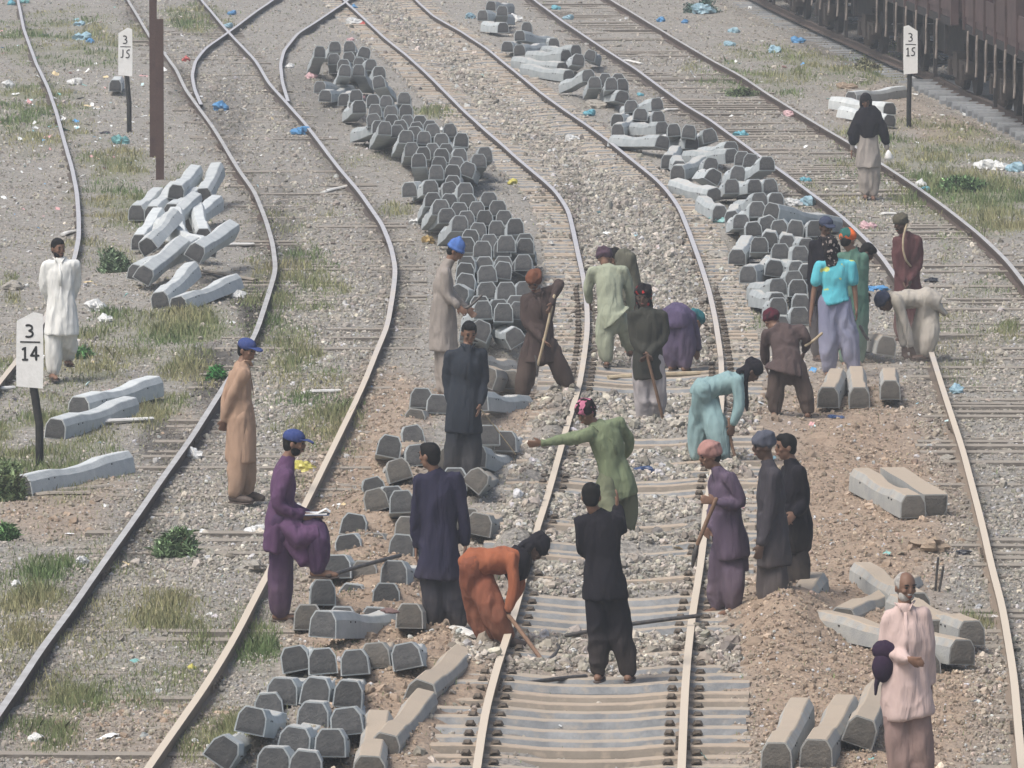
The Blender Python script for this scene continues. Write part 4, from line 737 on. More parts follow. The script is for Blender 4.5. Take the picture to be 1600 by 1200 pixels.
person('man in maroon kameez with a pale hose over his shoulder', (1416,532), (1407,350), (1413,366), (1402,377), (1434,376), (1400,408), (1437,410), (1411,440,-.12), (1424,438,-.15), (1418,448), (1410,495), (1424,495), (1408,524), (1424,524), (1418,475), .165, -35, 14, shirt=MAROON, pants=MAROON, head='turban', headc=OLC, beard='moustache', skin=SKIN_D, feet=-30, seed=17)
person('man in dusty white kameez bent over to the left with a checked head cloth', (1438,565), (1382,472), (1396,462), (1402,466,.15), (1402,468,-.15), (1408,503,.12), (1414,505,-.14), (1412,540,.08), (1423,540,-.1), (1450,466), (1440,512,.1), (1455,515,-.05), (1432,553,.1), (1447,552,-.05), (1466,474), .15, -82, 55, shirt=DUSTY, pants=DUSTY, head='turban', headc=NAVC, skin=SKIN_D, feet=-75, seed=18, hips=80, baggy=1.05, pts=[([(1445,462), (1466,478), (1478,492)], [.15, .14, .10], [.1, .05, .03], (0, 1, 0))])
person('youth in sage green kameez and flowered headscarf stretching his arm out to the left', (975,842), (916,645), (930,664), (917,680,-.1), (968,662,.1), (880,688,-.1), (985,690,.2), (847,692,-.12), (975,712,.28), (962,745), (945,770,-.12), (982,785,.08), (955,815,-.3), (980,830,.08), (974,778), .17, -50, 28, shirt=SAGE, pants=SAGE_D, head='turban', headc=FLOR, hair='short', feet=-40, seed=19)
person('man all in black seen from behind with his right hand raised', (958,1067), (924,776), (929,798), (908,816), (962,812), (909,862), (973,838,.05), (930,868,.24), (964,792,.06), (945,905), (937,985), (968,985), (935,1050), (982,1050), (946,936), .2, 172, 8, shirt=BLK, pants=BLK, hair='short', feet=170, seed=20, finger=(None, (.05, .02, 1)), baggy=.92)
person('man in orange kameez with a black scarf bending with a pickaxe', (760,1010), (836,856), (818,862), (806,872,.14), (800,874,-.16), (812,915,.1), (806,918,-.2), (794,945,.0), (794,952,-.14), (740,880), (742,940,.12), (764,942,-.1), (762,1000,.12), (787,996,-.06), (733,893), .14, 88, 62, shirt=ORANGE, pants=RUST, head='wrap', headc=BLK, skin=SKIN_D, feet=80, seed=21, hips=80, sandal='shoe', baggy=1.12)
person('man in long indigo kameez seen from behind, head turned left', (695,990), (671,712), (679,735), (656,752), (714,748), (649,808), (726,802), (650,855,.02), (727,850,.02), (686,862), (676,930), (706,930), (679,975), (716,975), (684,905), .225, -125, 5, shirt=INDIGO, pants=INDIGO_D, hair='short', feet=170, seed=22)
person('man in mauve kameez and salmon turban holding a shovel across the rail', (1135,960), (1109,712), (1120,732), (1119,748,.17), (1140,748,-.16), (1116,800,.16), (1163,792,-.16), (1107,825,-.02), (1119,784,-.22), (1140,832), (1124,895,.06), (1147,895,-.06), (1122,946,.06), (1146,948,-.06), (1146,872), .19, -72, 14, shirt=MAUVE, pants=MAUVE, head='turban', headc=PKT, hair='short', beard='moustache', feet=-50, hips=60, seed=23,
       pts=[([(1150,840), (1160,870), (1168,893)], [.08, .07, .03], [.08, .05, .02])])
person('dark-skinned man in long charcoal kameez with a grey headcloth, standing in profile', (1205,965), (1193,697), (1200,722), (1196,742,.16), (1210,742,-.16), (1192,795,.16), (1203,800,-.18), (1188,840,.12), (1190,850,-.2), (1207,840), (1200,905,.08), (1212,905,-.06), (1200,952,.08), (1210,954,-.06), (1210,884), .19, -80, 10, shirt=DGREY, pants=DGREY, head='turban', headc=GREYT, skin=SKIN_D, feet=-75, hips=65, seed=24)
person('boy in black kameez with thick black hair behind the charcoal man', (1240,944), (1228,698), (1236,720), (1230,738,.16), (1248,738,-.14), (1240,785,.15), (1260,785,-.1), (1235,805,-.05), (1243,802,-.2), (1243,820), (1240,885,.06), (1248,885,-.05), (1240,932,.06), (1249,934,-.05), (1246,862), .155, -75, 6, shirt=BLK, pants=BLK, hair='short', feet=-60, hips=60, seed=25)
_, Bo, Jo = person('grey-bearded old man in dusty pink kameez holding a dark bundle under his arm', (1418,1240), (1415,917), (1414,944), (1388,966), (1442,960), (1378,1018), (1450,1012), (1420,1030,-.22), (1454,1066,.05), (1414,1070), (1402,1150), (1436,1150), (1405,1225), (1440,1225), (1422,1120), .21, 22, 6, shirt=PINK, pants=PINK_D, hair='thin', beard='grey', feet=15, seed=26, fat=1.08)
_, Bw, Jw = person('woman in a long black veil and pale kameez walking towards the camera', (1358,312), (1353,158), (1354,171), (1343,181), (1370,181), (1334,207), (1381,206), (1331,234), (1387,232), (1357,232), (1352,272), (1364,274), (1352,302), (1364,304), (1357,262), .2, -5, 22, shirt=LBEIGE, pants=LBEIGE, head='veil', headc=BLK, feet=0, seed=27)
bake_all()
for o in bpy.data.objects:
    if o.name.startswith('person') and o.type == 'EMPTY': pass

# ------------------------------------------------------------------ what people hold
def ppt(px, py, base, d=0): return AT(px, py, G(base[0], base[1])[1]+d)
def tool(name, label, pts, base, r, m, headpts=None, hr=.014, cat='tool', hm=None):
    P = [ppt(p[0], p[1], base, p[2] if len(p) > 2 else 0) for p in pts]; c = P[-1]
    e = thing_at(name, label, cat, c); g = Geo(); g.tube(np.array(P)-c, r, 8, sub=3); g.obj('handle', m, e, True)
    if headpts:
        Q = [ppt(p[0], p[1], base, p[2] if len(p) > 2 else 0)-c for p in headpts]; g = Geo(); g.tube(Q, [hr*.45]+[hr]*(len(Q)-2)+[hr*.45], 8, sub=2); g.obj('blade', hm or M_IRON, e, True)
    return e
tool('pickaxe', 'pale-handled pick swung by the man in dark brown', [(866,462,-.28), (852,525,-.28), (840,572,-.24)], (850,628), .017, M_HANDLE, [(836,556,-.24), (841,572,-.24), (839,588,-.24)], .02)
tool('walking_stick', 'long brown stick held by the man in dark olive', [(1010,552,-.2), (1020,590,-.2), (1038,663,-.1)], (1014,668), .018, M_HANDLE2, cat='stick')
tool('pickaxe', 'pick with a brown shaft between the feet of the man in pale aqua', [(1139,655,-.1), (1141,690,-.12), (1152,724,-.15)], (1108,725), .018, M_HANDLE2)
tool('pickaxe', 'pickaxe with dark iron head swung by the man in orange', [(779,945,.05), (796,962,-.15), (850,1036,-.92)], (760,1010), .02, M_HANDLE2, [(840,1046,-1.1), (850,1036,-.92), (864,1030,-.8), (874,1010,-.7)], .022)
tool('shovel', 'shovel held slantwise over the rail by the man in mauve', [(1119,780,-.24), (1104,815,-.22), (1090,850,-.22)], (1135,960), .02, M_HANDLE2, [(1090,850,-.22), (1086,865,-.22), (1082,885,-.2)], .03)
tool('hoe', 'dark short tool in the hands of the man in grey-beige', [(712,478,-.2), (730,484,-.2), (752,462,-.2)], (697,622), .016, M_IRON)
tool('hoe', 'pale curved hoe handle beside the man in taupe', [(1259,540,.1), (1272,532,.1), (1284,521,.1)], (1238,653), .016, M_HANDLE)
tool('crowbar', 'dark bar slanting out behind the turquoise shirt', [(1344,510,.2), (1350,522,.2), (1356,530,.2)], (1312,588), .02, M_IRON)
tool('rope', 'thin pale cord trailing from the hand of the young man in blue-grey', [(752,640,-.1), (768,660,0), (806,710,.1)], (722,760), .006, M_HANDLE, cat='rope')
# hose over the shoulder
g = Geo(); P = [ppt(x, y, (1416,532), d) for x, y, d in ((1420,345,.05),(1416,352,-.1),(1411,372,-.17),(1411,392,-.19),(1416,408,-.18),(1423,416,-.1))]; c = P[-1]
g.tube(np.array(P)-c, .014, 8, sub=4); o = g.obj('hose', M_HANDLE, None, True, tuple(c)); tag(o, 'pale hose looped over the shoulder of the man in maroon', 'hose')
# clipboard with papers
c = ppt(489, 803, (438,972), -.05); e = thing_at('clipboard', 'clipboard with white papers on the raised knee of the man in purple', 'clipboard', c)
g = Geo(); g.box((-.15, -.11, -.006), (.15, .11, .0)); g.obj('board', cloth('blue_board', (.1, .16, .3)), e)
g = Geo(); g.box((-.14, -.10, .002), (.13, .10, .012)); g.loft([(.05, 0, .014), (.12, 0, .05), (.16, 0, .02)], (0, 1, 0), [.1, .08, .1], [.002]*3, 8); g.obj('paper', M_WHITE, e)
# bundle
c = ppt(1384, 1030, (1418,1240), -.03); g = Geo(); g.ell((.03, 0, .07), (.14, .09, .1)); g.ell((-.02, -.03, -.06), (.09, .08, .12)); g.tube([(-.05, -.03, -.1), (-.075, -.04, -.2), (-.08, -.04, -.27)], [.03, .018, .01], 8)
DKB = cloth('dark_bundle_cloth', (.02, .016, .035), (.04, .02, .045)); g.V = [v+np.array([0, 0, 1.]) for v in g.V]; o = g.obj('cloth_bundle', DKB, None, True, (c[0], c[1], c[2]-1)); tag(o, 'dark cloth bundle with red tassels under the arm of the old man in pink', 'bundle')
c = ppt(1388, 243, (1358,312), -.05); g = Geo(); g.loft([(0, 0, .09), (0, 0, .05), (.01, 0, -.03), (0, 0, -.08)], (1, 0, 0), [.01, .04, .075, .05], [.01, .03, .05, .03], 10); o = g.obj('plastic_bag', M_WHITE, None, True, tuple(c)); tag(o, 'small white bag carried by the veiled woman', 'bag')
c = ppt(1166, 625, (1108,725), 0); g = Geo(); g.loft([(-.03, 0, .25), (-.02, -.02, .1), (0, -.03, -.03), (.01, -.03, -.12)], (1, 0, 0), [.05, .04, .03, .012], [.03, .03, .02, .01], 10); g.V = [v+np.array([0, 0, .7]) for v in g.V]; o = g.obj('scarf', BLK, None, True, (c[0], c[1], c[2]-.7)); tag(o, 'black scarf end hanging from the neck of the man in pale aqua', 'scarf')
c = ppt(809, 886, (760,1010), 0); g = Geo(); g.loft([(.05, 0, .17), (-.0, -.02, .05), (-.03, -.04, -.06), (-.06, -.04, -.13)], (1, 0, 0), [.09, .13, .12, .03], [.09, .11, .07, .02], 12); g.V = [v+np.array([0, 0, .7]) for v in g.V]; o = g.obj('scarf', BLK, None, True, (c[0], c[1], c[2]-.7)); tag(o, 'black scarf draped from the shoulders of the man in orange', 'scarf')
# ------------------------------------------------------------------ mileposts
STROKES = {'3': [[(.1,.95),(.5,1),(.85,.85),(.8,.62),(.45,.53)],[(.45,.53),(.85,.45),(.95,.22),(.6,.0),(.08,.06)]],
 '1': [[(.25,.82),(.55,1),(.55,.0)],[(.25,0),(.85,0)]], '4': [[(.7,0),(.7,1)],[(.7,1),(.05,.32)],[(.05,.32),(1,.32)]],
 '5': [[(.9,1),(.25,1),(.2,.55),(.6,.6),(.92,.38),(.8,.1),(.45,0),(.08,.06)]], 'J': [[(.6,1),(.6,.15),(.35,0),(.1,.1)]]}
def milepost(label, base, plate, digits, lean=0, rz=0, hand=0):
    """plate = (x0,y0,x1,y1) in the photograph, base = foot of the post"""
    B = G(*base); B[2] = gzs(B[0], B[1]); e = empty('milepost', tuple(B)); tag(e, label, 'milepost', 'mileposts by the tracks')
    a = AT(plate[0], plate[3], B[1])-B; b = AT(plate[2], plate[1], B[1])-B; w_ = b[0]-a[0]; h_ = b[2]-a[2]; cx = (a[0]+b[0])/2; z0 = a[2]
    g = Geo(); g.tube([(0, 0, -.3), (.0, 0, z0*.5), (cx*.8, 0, z0+.1), (cx, .03, z0+h_*.7)], .045, 10); g.obj('post', M_BLACK, e, True)
    g = Geo(); t = .012; k = [(-w_/2, 0), (w_/2*.94, -.03*h_), (w_/2, .3*h_), (w_/2*.97, .97*h_), (w_/2*.3, h_), (-w_/2*.95, .88*h_), (-w_/2, .4*h_)]
    if hand: k = [(-x, z) for x, z in k][::-1]
    n = len(k); V = [(cx+x, -.055, z0+z) for x, z in k]+[(cx+x, -.055+t, z0+z) for x, z in k]
    g.add(V, [tuple(range(n)), tuple(range(n, 2*n))[::-1]]+[(i, n+i, n+(i+1) % n, (i+1) % n) for i in range(n)]); g.obj('plate', M_WHITE, e)
    def glyph(gg, s, x, z, wd, hh, th=.016):
        for st in STROKES[s]: gg.tube([(x+p*wd, -.058, z+q*hh) for p, q in st], th, 6, sub=2 if s in '3J5' and len(st) > 2 else 0)
    g = Geo(); top, bot = digits; dw = w_*.27
    glyph(g, top, cx-dw*.55, z0+h_*.66, dw*1.1, h_*.17, w_*.042)
    glyph(g, bot[0], cx-dw*1.2, z0+h_*.36, dw, h_*.17, w_*.042); glyph(g, bot[1], cx+dw*.12, z0+h_*.36, dw*1.05, h_*.17, w_*.042)
    g.tube([(cx-w_*.33, -.058, z0+h_*.60), (cx+w_*.36, -.058, z0+h_*.595)], w_*.03, 6)
    o = g.obj('lettering', M_BLACK, e); o.scale = (1, .25, 1); o.location.y = -.058*.75
    return e
milepost('near white milepost reading 3 over 14 beside the man in white', (62,728), (26,487,68,603), ('3', '14'))
milepost('far white milepost reading 3 over 15 left of the brown posts', (202,206), (185,43,207,117), ('3', 'J5'), hand=0)
milepost('white milepost reading 3 over 15 in front of the freight wagons', (1420,198), (1411,39,1434,114), ('3', '15'), hand=1)
def steelpost(label, base, w_, h_):
    B = G(*base); B[2] = gzs(B[0], B[1])-.05; g = Geo(); t = .014                                  # rolled I-section
    g.box((-w_/2, -.06, 0), (w_/2, -.06+t, h_)); g.box((-w_/2, .06-t, 0), (w_/2, .06, h_)); g.box((-t/2, -.06+t, 0), (t/2, .06-t, h_))
    o = g.obj('steel_post', M_STEEL, None, False, tuple(B)); tag(o, label, 'post', 'brown steel posts')
steelpost('taller brown steel post, the left and rear one of the pair', (240,246), .125, 3.9)
steelpost('shorter brown steel post in front, right one of the pair', (250,280), .13, 2.72)

# ------------------------------------------------------------------ freight wagons
M_WAG = mat('brown_wagon_paint', (.085, .055, .053), (.05, .034, .034), sc=2.5, rough=.75, bump=.3, bsc=30, objrand=.1); M_WDK = mat('grimy_underframe', (.014, .013, .014), (.03, .025, .024), sc=6, rough=.8); M_SPR = mat('dusty_bogie', (.06, .047, .04), (.035, .03, .027), sc=6)
M_LEV = mat('worn_lever_steel', (.26, .23, .21), (.17, .14, .12), sc=8)
def wagon(Y0, Ln, label):
    x0 = railx('R7', Y0); x1 = railx('R7', Y0+Ln); ang = math.atan2(x1-x0, Ln)
    c = ((x0+x1)/2+.86, Y0+Ln/2, RAIL_Z); e = empty('freight_wagon', c, -ang); tag(e, label, 'wagon', 'freight wagons on the right-hand track')
    L2 = Ln/2; W = 1.5; zf = 1.55; H = 1.6
    def P(name, f, m, par=e): g = Geo(); f(g); return g.obj(name, m, par)
    P('floor', lambda g: g.box((-W, -L2, zf), (W, L2, zf+.12)), M_WAG)
    P('sill', lambda g: (g.box((-W-.02, -L2, zf-.16), (-W+.05, L2, zf-.004)), g.box((W-.05, -L2, zf-.16), (W+.02, L2, zf-.004)), g.box((-.35, -L2, zf-.32), (.35, L2, zf-.17))), M_WDK)
    n = 7
    for s in (-1, 1):
        for i in range(n):
            a = -L2+Ln*i/n; b = -L2+Ln*(i+1)/n
            if s == -1 and i % 3 == 1 : H_ = .6
            else: H_ = H
            P('side_panel', lambda g: (g.box((s*W-.02, a+.05, zf+.125), (s*W+.02, b-.05, zf+H_)), g.box((s*W-.035, a+.1, zf+.2), (s*W+.035, a+.16, zf+H_-.1))), M_WAG)
        for i in range(n+1):
            a = -L2+Ln*i/n; P('rib', lambda g: (g.box((s*W-.06, a-.06, zf-.12), (s*W+.09, a+.06, zf+H)),), M_WAG)
        P('top_rail', lambda g: g.box((s*W-.05, -L2, zf+H+.003), (s*W+.07, L2, zf+H+.1)), M_WAG)
    for s in (-1, 1):
        P('end_wall', lambda g: (g.box((-W+.1, s*L2-.03, zf+.125), (W-.1, s*L2+.03, zf+H)), [g.box((x-.05, s*(L2+.035)-.04, zf-.2), (x+.05, s*(L2+.075)+.04, zf+H)) for x in (-1.2, -.4, .4, 1.2)]), M_WAG)
        P('buffer', lambda g: [g.tube([(x, s*(L2+.08), zf-.08), (x, s*(L2+.5), zf-.08), (x, s*(L2+.55), zf-.08)], [.1, .1, .22], 12) for x in (-.95, .95)], M_WDK)
        for x in (-1.05, 1.05): bx = P('bogie', lambda g: [(g.box((x-.08, s*(L2-2.4)-1.35, .42), (x+.08, s*(L2-2.4)+1.35, .66)), g.box((x-.12, s*(L2-2.4)-.3, .3), (x+.12, s*(L2-2.4)+.3, .8)), [g.box((x-.13, s*(L2-2.4)+q-.16, .3), (x+.13, s*(L2-2.4)+q+.16, .6)) for q in (-.95, .95)], [g.tube([(x, s*(L2-2.4)+q, .2), (x, s*(L2-2.4)+q, .6)], .09, 8) for q in (-.25, 0, .25)])], M_SPR)
        for q in (-.95, .95):
            P('wheelset', lambda g: ([g.tube([(x-.06, s*(L2-2.4)+q, .45), (x+.06, s*(L2-2.4)+q, .45)], .45, 20, ends=False) for x in (-.84, .84)], g.tube([(-.84, s*(L2-2.4)+q, .45), (.84, s*(L2-2.4)+q, .45)], .08, 8)), M_WDK, bx)
    for i, y in enumerate(np.linspace(-L2+1.6, L2-1.6, 7)):             # brake levers and door hangers below the sill
        P('hanger', lambda g: g.box((-W+.02, y-.07, .25 if i % 3 == 1 else .8), (-W+.09, y+.07, zf-.165)), M_WDK)
        P('lever', lambda g: g.tube([(-W-.08, y+.35, zf-.1), (-W-.1, y+.3, zf-.35), (-W-.07, y+.42, zf-.6), (-W-.1, y+.36, zf-.85)], .022, 6, sub=2), M_LEV)
    P('air_tank', lambda g: g.tube([(-.3, -.9, .65), (-.3, .6, .65)], .28, 14), M_WDK)
    P('hopper', lambda g: g.box((-.7, -L2+4.4, .5), (.7, L2-4.4, zf-.33)), M_WDK)
for y, lab in ((138.2, 'freight wagon mostly beyond the right edge, only its near end side showing'), (153.4, 'nearest ribbed brown freight wagon behind the white milepost'), (168.9, 'second brown freight wagon, its bogie left of the milepost'), (184.2, 'third freight wagon at the top right, only wheels and brake gear showing'), (199.6, 'farthest freight wagon at the top edge')):
    wagon(y, 13.4, lab)

# ------------------------------------------------------------------ litter, rocks, boards
def crumple(n=10, seed=0, sq=.6):
    g = Geo(); g.ell((0, 0, 0), (1, 1, 1), None, n, max(5, n//2)); V = g.V[0]
    V *= (1+.5*vn(V[:, 0]*1.9+seed*5, V[:, 1]*1.9, V[:, 2]*1.9)+.3*vn(V[:, 0]*5+seed, V[:, 1]*5, V[:, 2]*5))[:, None]; V[:, 2] *= sq; V[:, 2] = np.maximum(V[:, 2], -.35*sq); return g
COLR = {'blue': (.08, .25, .48), 'sky blue': (.27, .42, .50), 'cyan': (.12, .36, .44), 'pink': (.52, .34, .36), 'white': (.62, .63, .62), 'red': (.5, .1, .09), 'yellow': (.55, .5, .12), 'teal': (.16, .36, .36), 'black': (.02, .02, .025), 'tan': (.42, .3, .13), 'navy': (.03, .06, .15)}
MB = {k: mat(k.replace(' ', '_')+'_plastic', v, tuple(x*.7 for x in v), sc=5, rough=.45, spec=.4) for k, v in COLR.items()}
CR = {}
def bag(x, y, r, col, txt, name='plastic_bag', cat='bag', fl=.95, z=0, ax=1.0):
    P = G(x, y, z); s = r*(P[1]/FPX)*(.82 if col not in ('rock', 'boulder') else 1); s_ = random.randint(0, 3); k = (s_, col)
    if k not in CR: CR[k] = crumple(18, s_).mesh('crumpled_bag', [MB[col]])
    o = bpy.data.objects.new(name, CR[k]); COL.objects.link(o); o.location = (P[0], P[1], z or gzs(P[0], P[1])+s*fl*.3); o.scale = (s*ax, s*ax*1.2, s*fl*1.5); o.rotation_euler = (0, 0, random.uniform(0, 6)); tag(o, txt, cat, 'litter lying about the yard'); return o
BG = [(345,173,13,'blue','bright blue bag between the rails of the left track'),(470,211,13,'blue','blue bag beside the second rail from the left'),(1157,211,11,'cyan','cyan bag on the gravel right of the far right-hand stack'),(1247,68,10,'blue','bright blue bag in the weeds below the wagons'),(1210,82,12,'sky blue','pale blue bag in the weeds left of the bright blue one'),
 (1235,183,10,'pink','flat pink bag beside the outer right rail'),(303,714,17,'white','large white bag against the left rail near the man in beige'),(373,467,12,'white','white bag right of the left heap'),(291,97,8,'red','red bag left of the turnout rails'),(18,8,8,'cyan','cyan rag at the top left corner'),(36,6,8,'teal','teal rag at the top left corner, right of the cyan one'),
 (128,62,13,'sky blue','pale blue scraps at the upper left'),(140,67,7,'blue','small bright blue scrap at the upper left'),(123,42,8,'sky blue','pale scrap above the blue scraps at upper left'),(472,733,18,'yellow','yellow bag behind the man in purple'),(128,880,13,'white','white bag on the grass by the lower left rail'),(400,832,15,'white','white bag at the left of the man in purple'),(1356,357,12,'pink','round pink bag behind the patterned cap'),
 (1098,22,16,'sky blue','pale blue bag under the bush at the top'),(895,220,11,'white','white bag inside the middle track, upper part'),(1000,150,5,'cyan','cyan scrap on the right-hand stack'),(1032,35,8,'blue','blue and white scrap by the outer right rail'),(1148,50,9,'sky blue','pale blue scrap at the top right of centre'),(1140,72,8,'sky blue','pale blue scrap below the other at the top'),
 (887,30,8,'sky blue','blue scrap by the right track at the top'),(868,14,7,'cyan','small cyan scrap near the top rail'),(985,183,16,'teal','teal bag at the foot of the right-hand stack'),(920,180,10,'cyan','cyan cloth left of the teal bag'),(800,290,9,'yellow','yellow and white scrap right of the middle stack'),(1122,350,16,'teal','green-white bag at the left foot of the right-hand stack'),
 (1163,340,8,'navy','dark bag beneath the right-hand stack'),(1168,374,13,'tan','orange-brown stone-like sack by the right-hand stack'),(1238,322,12,'white','white bag on top of the right-hand stack'),(1265,320,16,'sky blue','pale blue cloth beside the right rail behind the stack'),(670,378,12,'tan','yellowish sack at the left of the middle stack'),(648,350,9,'white','white bag left of the middle stack'),
 (1540,265,16,'white','white plastic heap in the green at right'),(1562,266,14,'white','second white plastic heap at right'),(1590,268,16,'sky blue','pale plastic at the right edge'),(1440,293,12,'white','white bag by the outer right rail'),(1445,300,9,'cyan','cyan bag by the outer right rail'),(1260,283,8,'cyan','cyan scrap left of the veiled woman\'s feet'),
 (1495,612,14,'sky blue','pale blue bag right of the beige rail'),(8,770,12,'navy','dark blue bag under the bush at the left edge'),(150,490,16,'white','white crumpled plastic in the grass by the man in white'),(165,505,12,'white','white flat plastic below the crumpled one'),(25,918,9,'white','pale scrap low at the left edge'),(300,1046,9,'yellow','yellow and white packet inside the left track'),
 (55,1158,12,'white','white scrap in the bottom left corner'),(330,962,7,'white','small white scrap between rails'),(690,1080,10,'navy','purple and white packet left of the middle rail'),(1330,975,10,'white','white scrap behind the old man'),(690,210,8,'white','small white bag at the right of the far stack'),(765,235,6,'white','small white scrap at the right edge of the stack'),
 (355,43,8,'sky blue','pale blue bag at the turnout crossing'),(362,25,7,'blue','bright blue scrap above the crossing'),(553,15,8,'blue','blue scrap at the head of the middle rails'),(555,38,12,'white','pale bag right of the branch rail'),(568,40,7,'red','small red scrap beside the pale bag'),(548,64,6,'pink','tiny pink bag at the top of the stack'),
 (453,107,7,'white','white scrap inside the branch rail'),(487,122,9,'pink','pinkish bag left of the far stack'),(118,130,11,'white','white rag in the upper left grass'),(13,135,10,'white','white bag at the left edge of the upper grass'),(190,225,14,'teal','teal scraps near the foot of the far milepost'),(1070,38,6,'blue','blue scrap at the head of the outer rail'),(805,35,12,'white','pale sack behind the first right-hand sleepers'),(735,30,9,'sky blue','white and blue bag left of the first right-hand sleepers')]
for x, y, r, c, t in BG: bag(x, y, r, c, t)
bag(1372, 452, 20, 'blue', 'blue cloth lying behind the bending man in white', 'rag', 'cloth', .4)
bag(1455, 438, 12, 'black', 'black rag on the gravel right of the man in maroon', 'rag', 'cloth', .45)
bag(1008, 742, 16, 'navy', 'dark blue bag dropped on the ballast of the middle track', 'rag', 'cloth', .7)
bag(1305, 652, 14, 'navy', 'dark rag with a red end on the earth below the three sleepers', 'rag', 'cloth', .3)
bag(1048, 696, 12, 'black', 'black rag on a bare sleeper in the middle track', 'rag', 'cloth', .35)
bag(1500, 868, 16, 'black', 'black cloth beside the beige rail at right', 'rag', 'cloth', .4)
BR = mat('brown_rag', (.10, .06, .06), (.16, .11, .1), sc=12); MB['rag'] = BR
bag(610, 956, 15, 'rag', 'brown rag hanging over the long askew sleeper', 'rag', 'cloth', .45, z=.36)
RK = mat('pale_rock', (.36, .345, .31), (.27, .25, .22), sc=4, bump=.6, bsc=30); RK2 = mat('earthy_boulder', (.34, .27, .2), (.26, .2, .15), sc=4, bump=.6, bsc=30); MB['rock'] = RK; MB['boulder'] = RK2
for x, y, r, c, t in [(18,455,15,'rock','white boulder at the left edge of the yard'),(1120,404,13,'rock','pale stone beside the middle track\'s right rail'),(1450,860,26,'boulder','flat round boulder on the bare earth at right'),(1336,573,12,'boulder','dusty stone by the three dusty sleepers'),(1415,137,10,'rock','pale stone behind the veiled woman'),(1345,128,10,'rock','pale round stone above the sleepers by the woman'),(1325,140,12,'boulder','brownish stone left of the sleeper by the woman'),
 (395,895,20,'rock','grey stone behind the man in purple'),(820,575,9,'rock','white stone by the leg of the man in brown'),(935,170,14,'rock','pale stone under the right-hand stack'),(570,1005,14,'boulder','earthy stone under the long sleeper'),(660,985,12,'boulder','earthy stone right of the long sleeper'),(150,530,9,'rock','pale stone in the left grass'),(1480,715,10,'rock','white stone by the beige rail'),(1355,745,14,'boulder','earthy stone left of the sleeper pair')]:
    bag(x, y, r, c, t, 'boulder', 'rock', .7)
def board(label, a, b, w_=.05, m=M_STRIP, z=.03, name='board', cat='board', th=.025):
    A, B_ = G(a[0], a[1], z), G(b[0], b[1], z); c = (A+B_)/2; A = A-c; B_ = B_-c
    g = Geo(); g.loft([A, A*.5+np.array([0, 0, .01]), B_*.5, B_], np.cross(unit(B_-A), [0, 0, 1]), [w_*.9, w_, w_, w_*.8], [th*.8, th, th, th*.8], 8)
    o = g.obj(name, m, None, False, (c[0], c[1], gzs(c[0], c[1])+z)); tag(o, label, cat, 'boards and strips on the ground')
for lab, a, b in (('long white strip in the grass by the two dark-ended sleepers', (146,664), (238,657)), ('white strip on the ballast between the left track rails', (473,612), (531,608)), ('short white strip right of the left heap', (348,382), (396,380)), ('white strip beside the second left rail, far up', (504,298), (546,287)), ('white strip end at the left edge below the milepost', (-20,613), (21,608)),
                  ('pale strip on the gravel behind the man in maroon', (1376,333), (1399,332)), ('white strip beside the right-hand stack, far up', (975,95), (1003,100)), ('white chip by the right-hand stack', (1036,172), (1058,170)), ('small white strip near the far-left rail', (98,364), (120,358))): board(lab, a, b)
board('grey weathered beam jutting from the left heap to the rail', (318,423), (400,437), .06, M_WOOD, .04, 'beam', 'beam')
board('grey half buried beam in the soil by the near milepost sleeper', (55,775), (140,772), .08, M_WOOD, .01, 'beam', 'beam')
board('grey beam end below the milepost sleeper, upper one', (75,768), (180,757), .07, M_WOOD, .01, 'beam', 'beam')
board('long pale pole lying across the middle track behind the stick man', (950,581), (1130,573), .045, M_HANDLE, .06, 'pole', 'pole', .035)
board('pale splintered plank beside the indigo man\'s feet', (708,985), (742,998), .06, M_STRIP, .04, 'board', 'board')
def bar(label, pts, r=.018, name='crowbar', m=M_IRON):
    P = np.array([G(x, y, z) for x, y, z in pts]); c = P[0].copy(); g = Geo(); g.tube(P-c, r, 8, sub=2); o = g.obj(name, m, None, True, tuple(c)); tag(o, label, 'crowbar', 'iron bars')
bar('long iron bar reaching from the raised foot over the rubble stack', [(520,898,.28), (560,885,.32), (625,868,.36)], .02)
bar('iron bar lying across the right rail of the middle track', [(885,993,.08), (990,973,.17), (1092,962,.22)], .02)
bar('dark bar in the dug hollow below the pickaxe', [(822,1068,.0), (870,1060,.0), (915,1057,.0)], .02)
tool('tripod', 'small iron stand leaning on the earth by the boulder', [(1466,872), (1464,890), (1461,930)], (1461,932), .012, M_IRON)
tool('tripod', 'second thin iron rod leaning beside the first by the boulder', [(1474,885), (1471,905), (1466,930)], (1466,932), .012, M_IRON)

